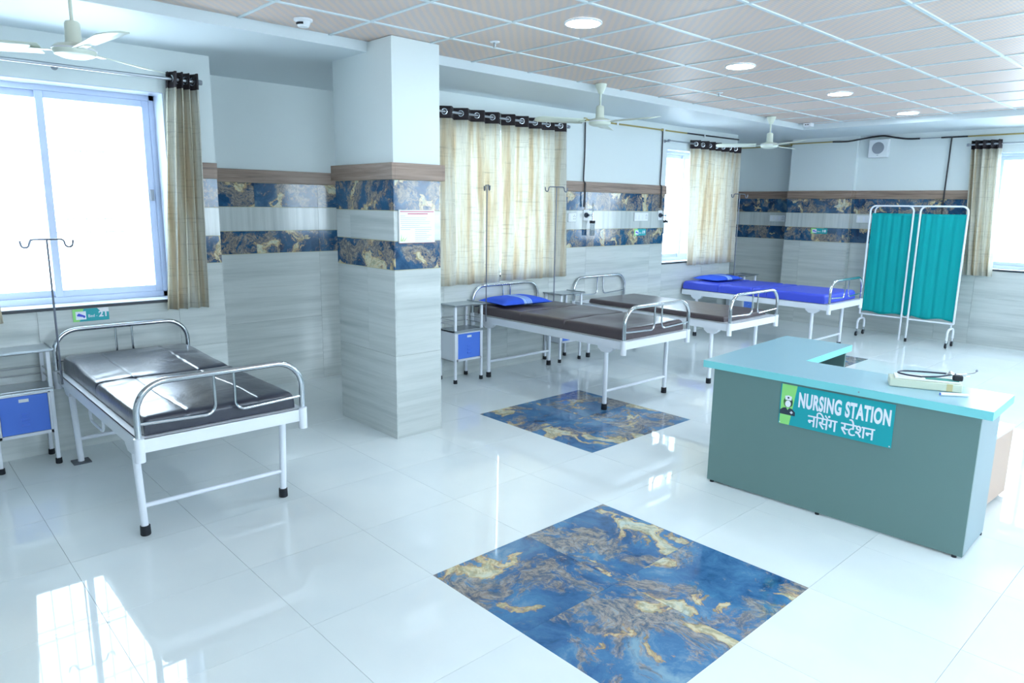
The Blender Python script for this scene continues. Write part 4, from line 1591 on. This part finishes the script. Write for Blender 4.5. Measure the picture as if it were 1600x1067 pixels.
switch_plate('white socket plate tucked against the closed curtain', WF['left'], 2.83, 2.955, 1.495, 1.59, 2)
switch_plate('white switch and socket plate above the bed sign on the left wall', WF['left'], 4.0, 4.27, 1.50, 1.60, 4)
switch_plate('white switch plate in the dark far niche', lambda s, d, z: (s, 7.62 + d, z), -3.08, -2.83, 1.48, 1.575, 4)
switch_plate('white switch plate on the far wall beside the folding screen', WF['back'], -1.70, -1.42, 1.495, 1.60, 4)


# ------------------------------------------------------------------ bed number signs
def bed_sign(label, fr, s0, s1, z0, z1, number, flip=1, word=True):
    c = fr(s0, -TT - 0.0005, z0)
    t = thing('bed_sign', label, 'sign', c, 0, 'bed number signs')
    o = Vector(c)
    L, H = s1 - s0, z1 - z0

    def P(u, v, d):
        return Vector(fr(s0 + u, -TT - 0.0005 - d, z0 + v)) - o

    def pl(pts, d, nm, mt):
        return MB().prism(pts, lambda p: P(p[0], p[1], d - 0.0008), lambda p: P(p[0], p[1], d)).build(nm, mt, t)
    pl([(0, 0), (L, 0), (L, H), (0, H)], 0.003, 'board', 'sign_teal')
    pl([(0, 0), (L * 0.17, 0), (L * 0.31, H), (0, H)], 0.0035, 'lime_corner', 'sign_lime')
    pl([(L * 0.08, H * 0.16), (L * 0.36, H * 0.16), (L * 0.36, H * 0.8), (L * 0.08, H * 0.8)], 0.0040, 'icon_field', 'sign_white')
    pl([(L * 0.11, H * 0.52), (L * 0.16, H * 0.66), (L * 0.33, H * 0.45), (L * 0.34, H * 0.34), (L * 0.30, H * 0.26), (L * 0.27, H * 0.36), (L * 0.12, H * 0.44)], 0.0045, 'bed_icon', 'leather_blue')

    def word_(body, size, u, v, wmax, bold):
        vs, fs, wd, ht = text_mesh(body, size, bold=bold)
        k = wmax / wd
        mb = MB().add([P(u + p[0] * k, v + p[1], 0.0040) for p in vs], fs)
        me = bpy.data.meshes.new('lettering')
        me.from_pydata(mb.v, [], mb.f)
        me.materials.append(MATS['sign_white'])
        q = obj('lettering', me, t)
        q.modifiers.new('thick', 'SOLIDIFY').thickness = 0.0006
    word_('Bed -', H * 0.32, L * 0.42, H * 0.30, L * 0.25, 0.0)
    word_(number, H * 0.62, L * 0.71, H * 0.30, L * 0.22, H * 0.02)
    return t, pl


t, pl = bed_sign('bed 21 sign with torn paper corner below the left window sill', WF['left'], -1.957, -1.742, 0.862, 0.947, '21')
pl([(0.145, 0.085), (0.168, 0.058), (0.214, 0.056), (0.214, 0.085)], 0.0056, 'torn_paper', 'paper')
bed_sign('small teal bed sign on the left wall under the switch plate', WF['left'], 4.02, 4.25, 1.325, 1.405, '19')
bed_sign('small teal bed sign on the far wall column', lambda s, d, z: (s, 7.37 + d, z), -2.30, -2.06, 1.325, 1.405, '18')
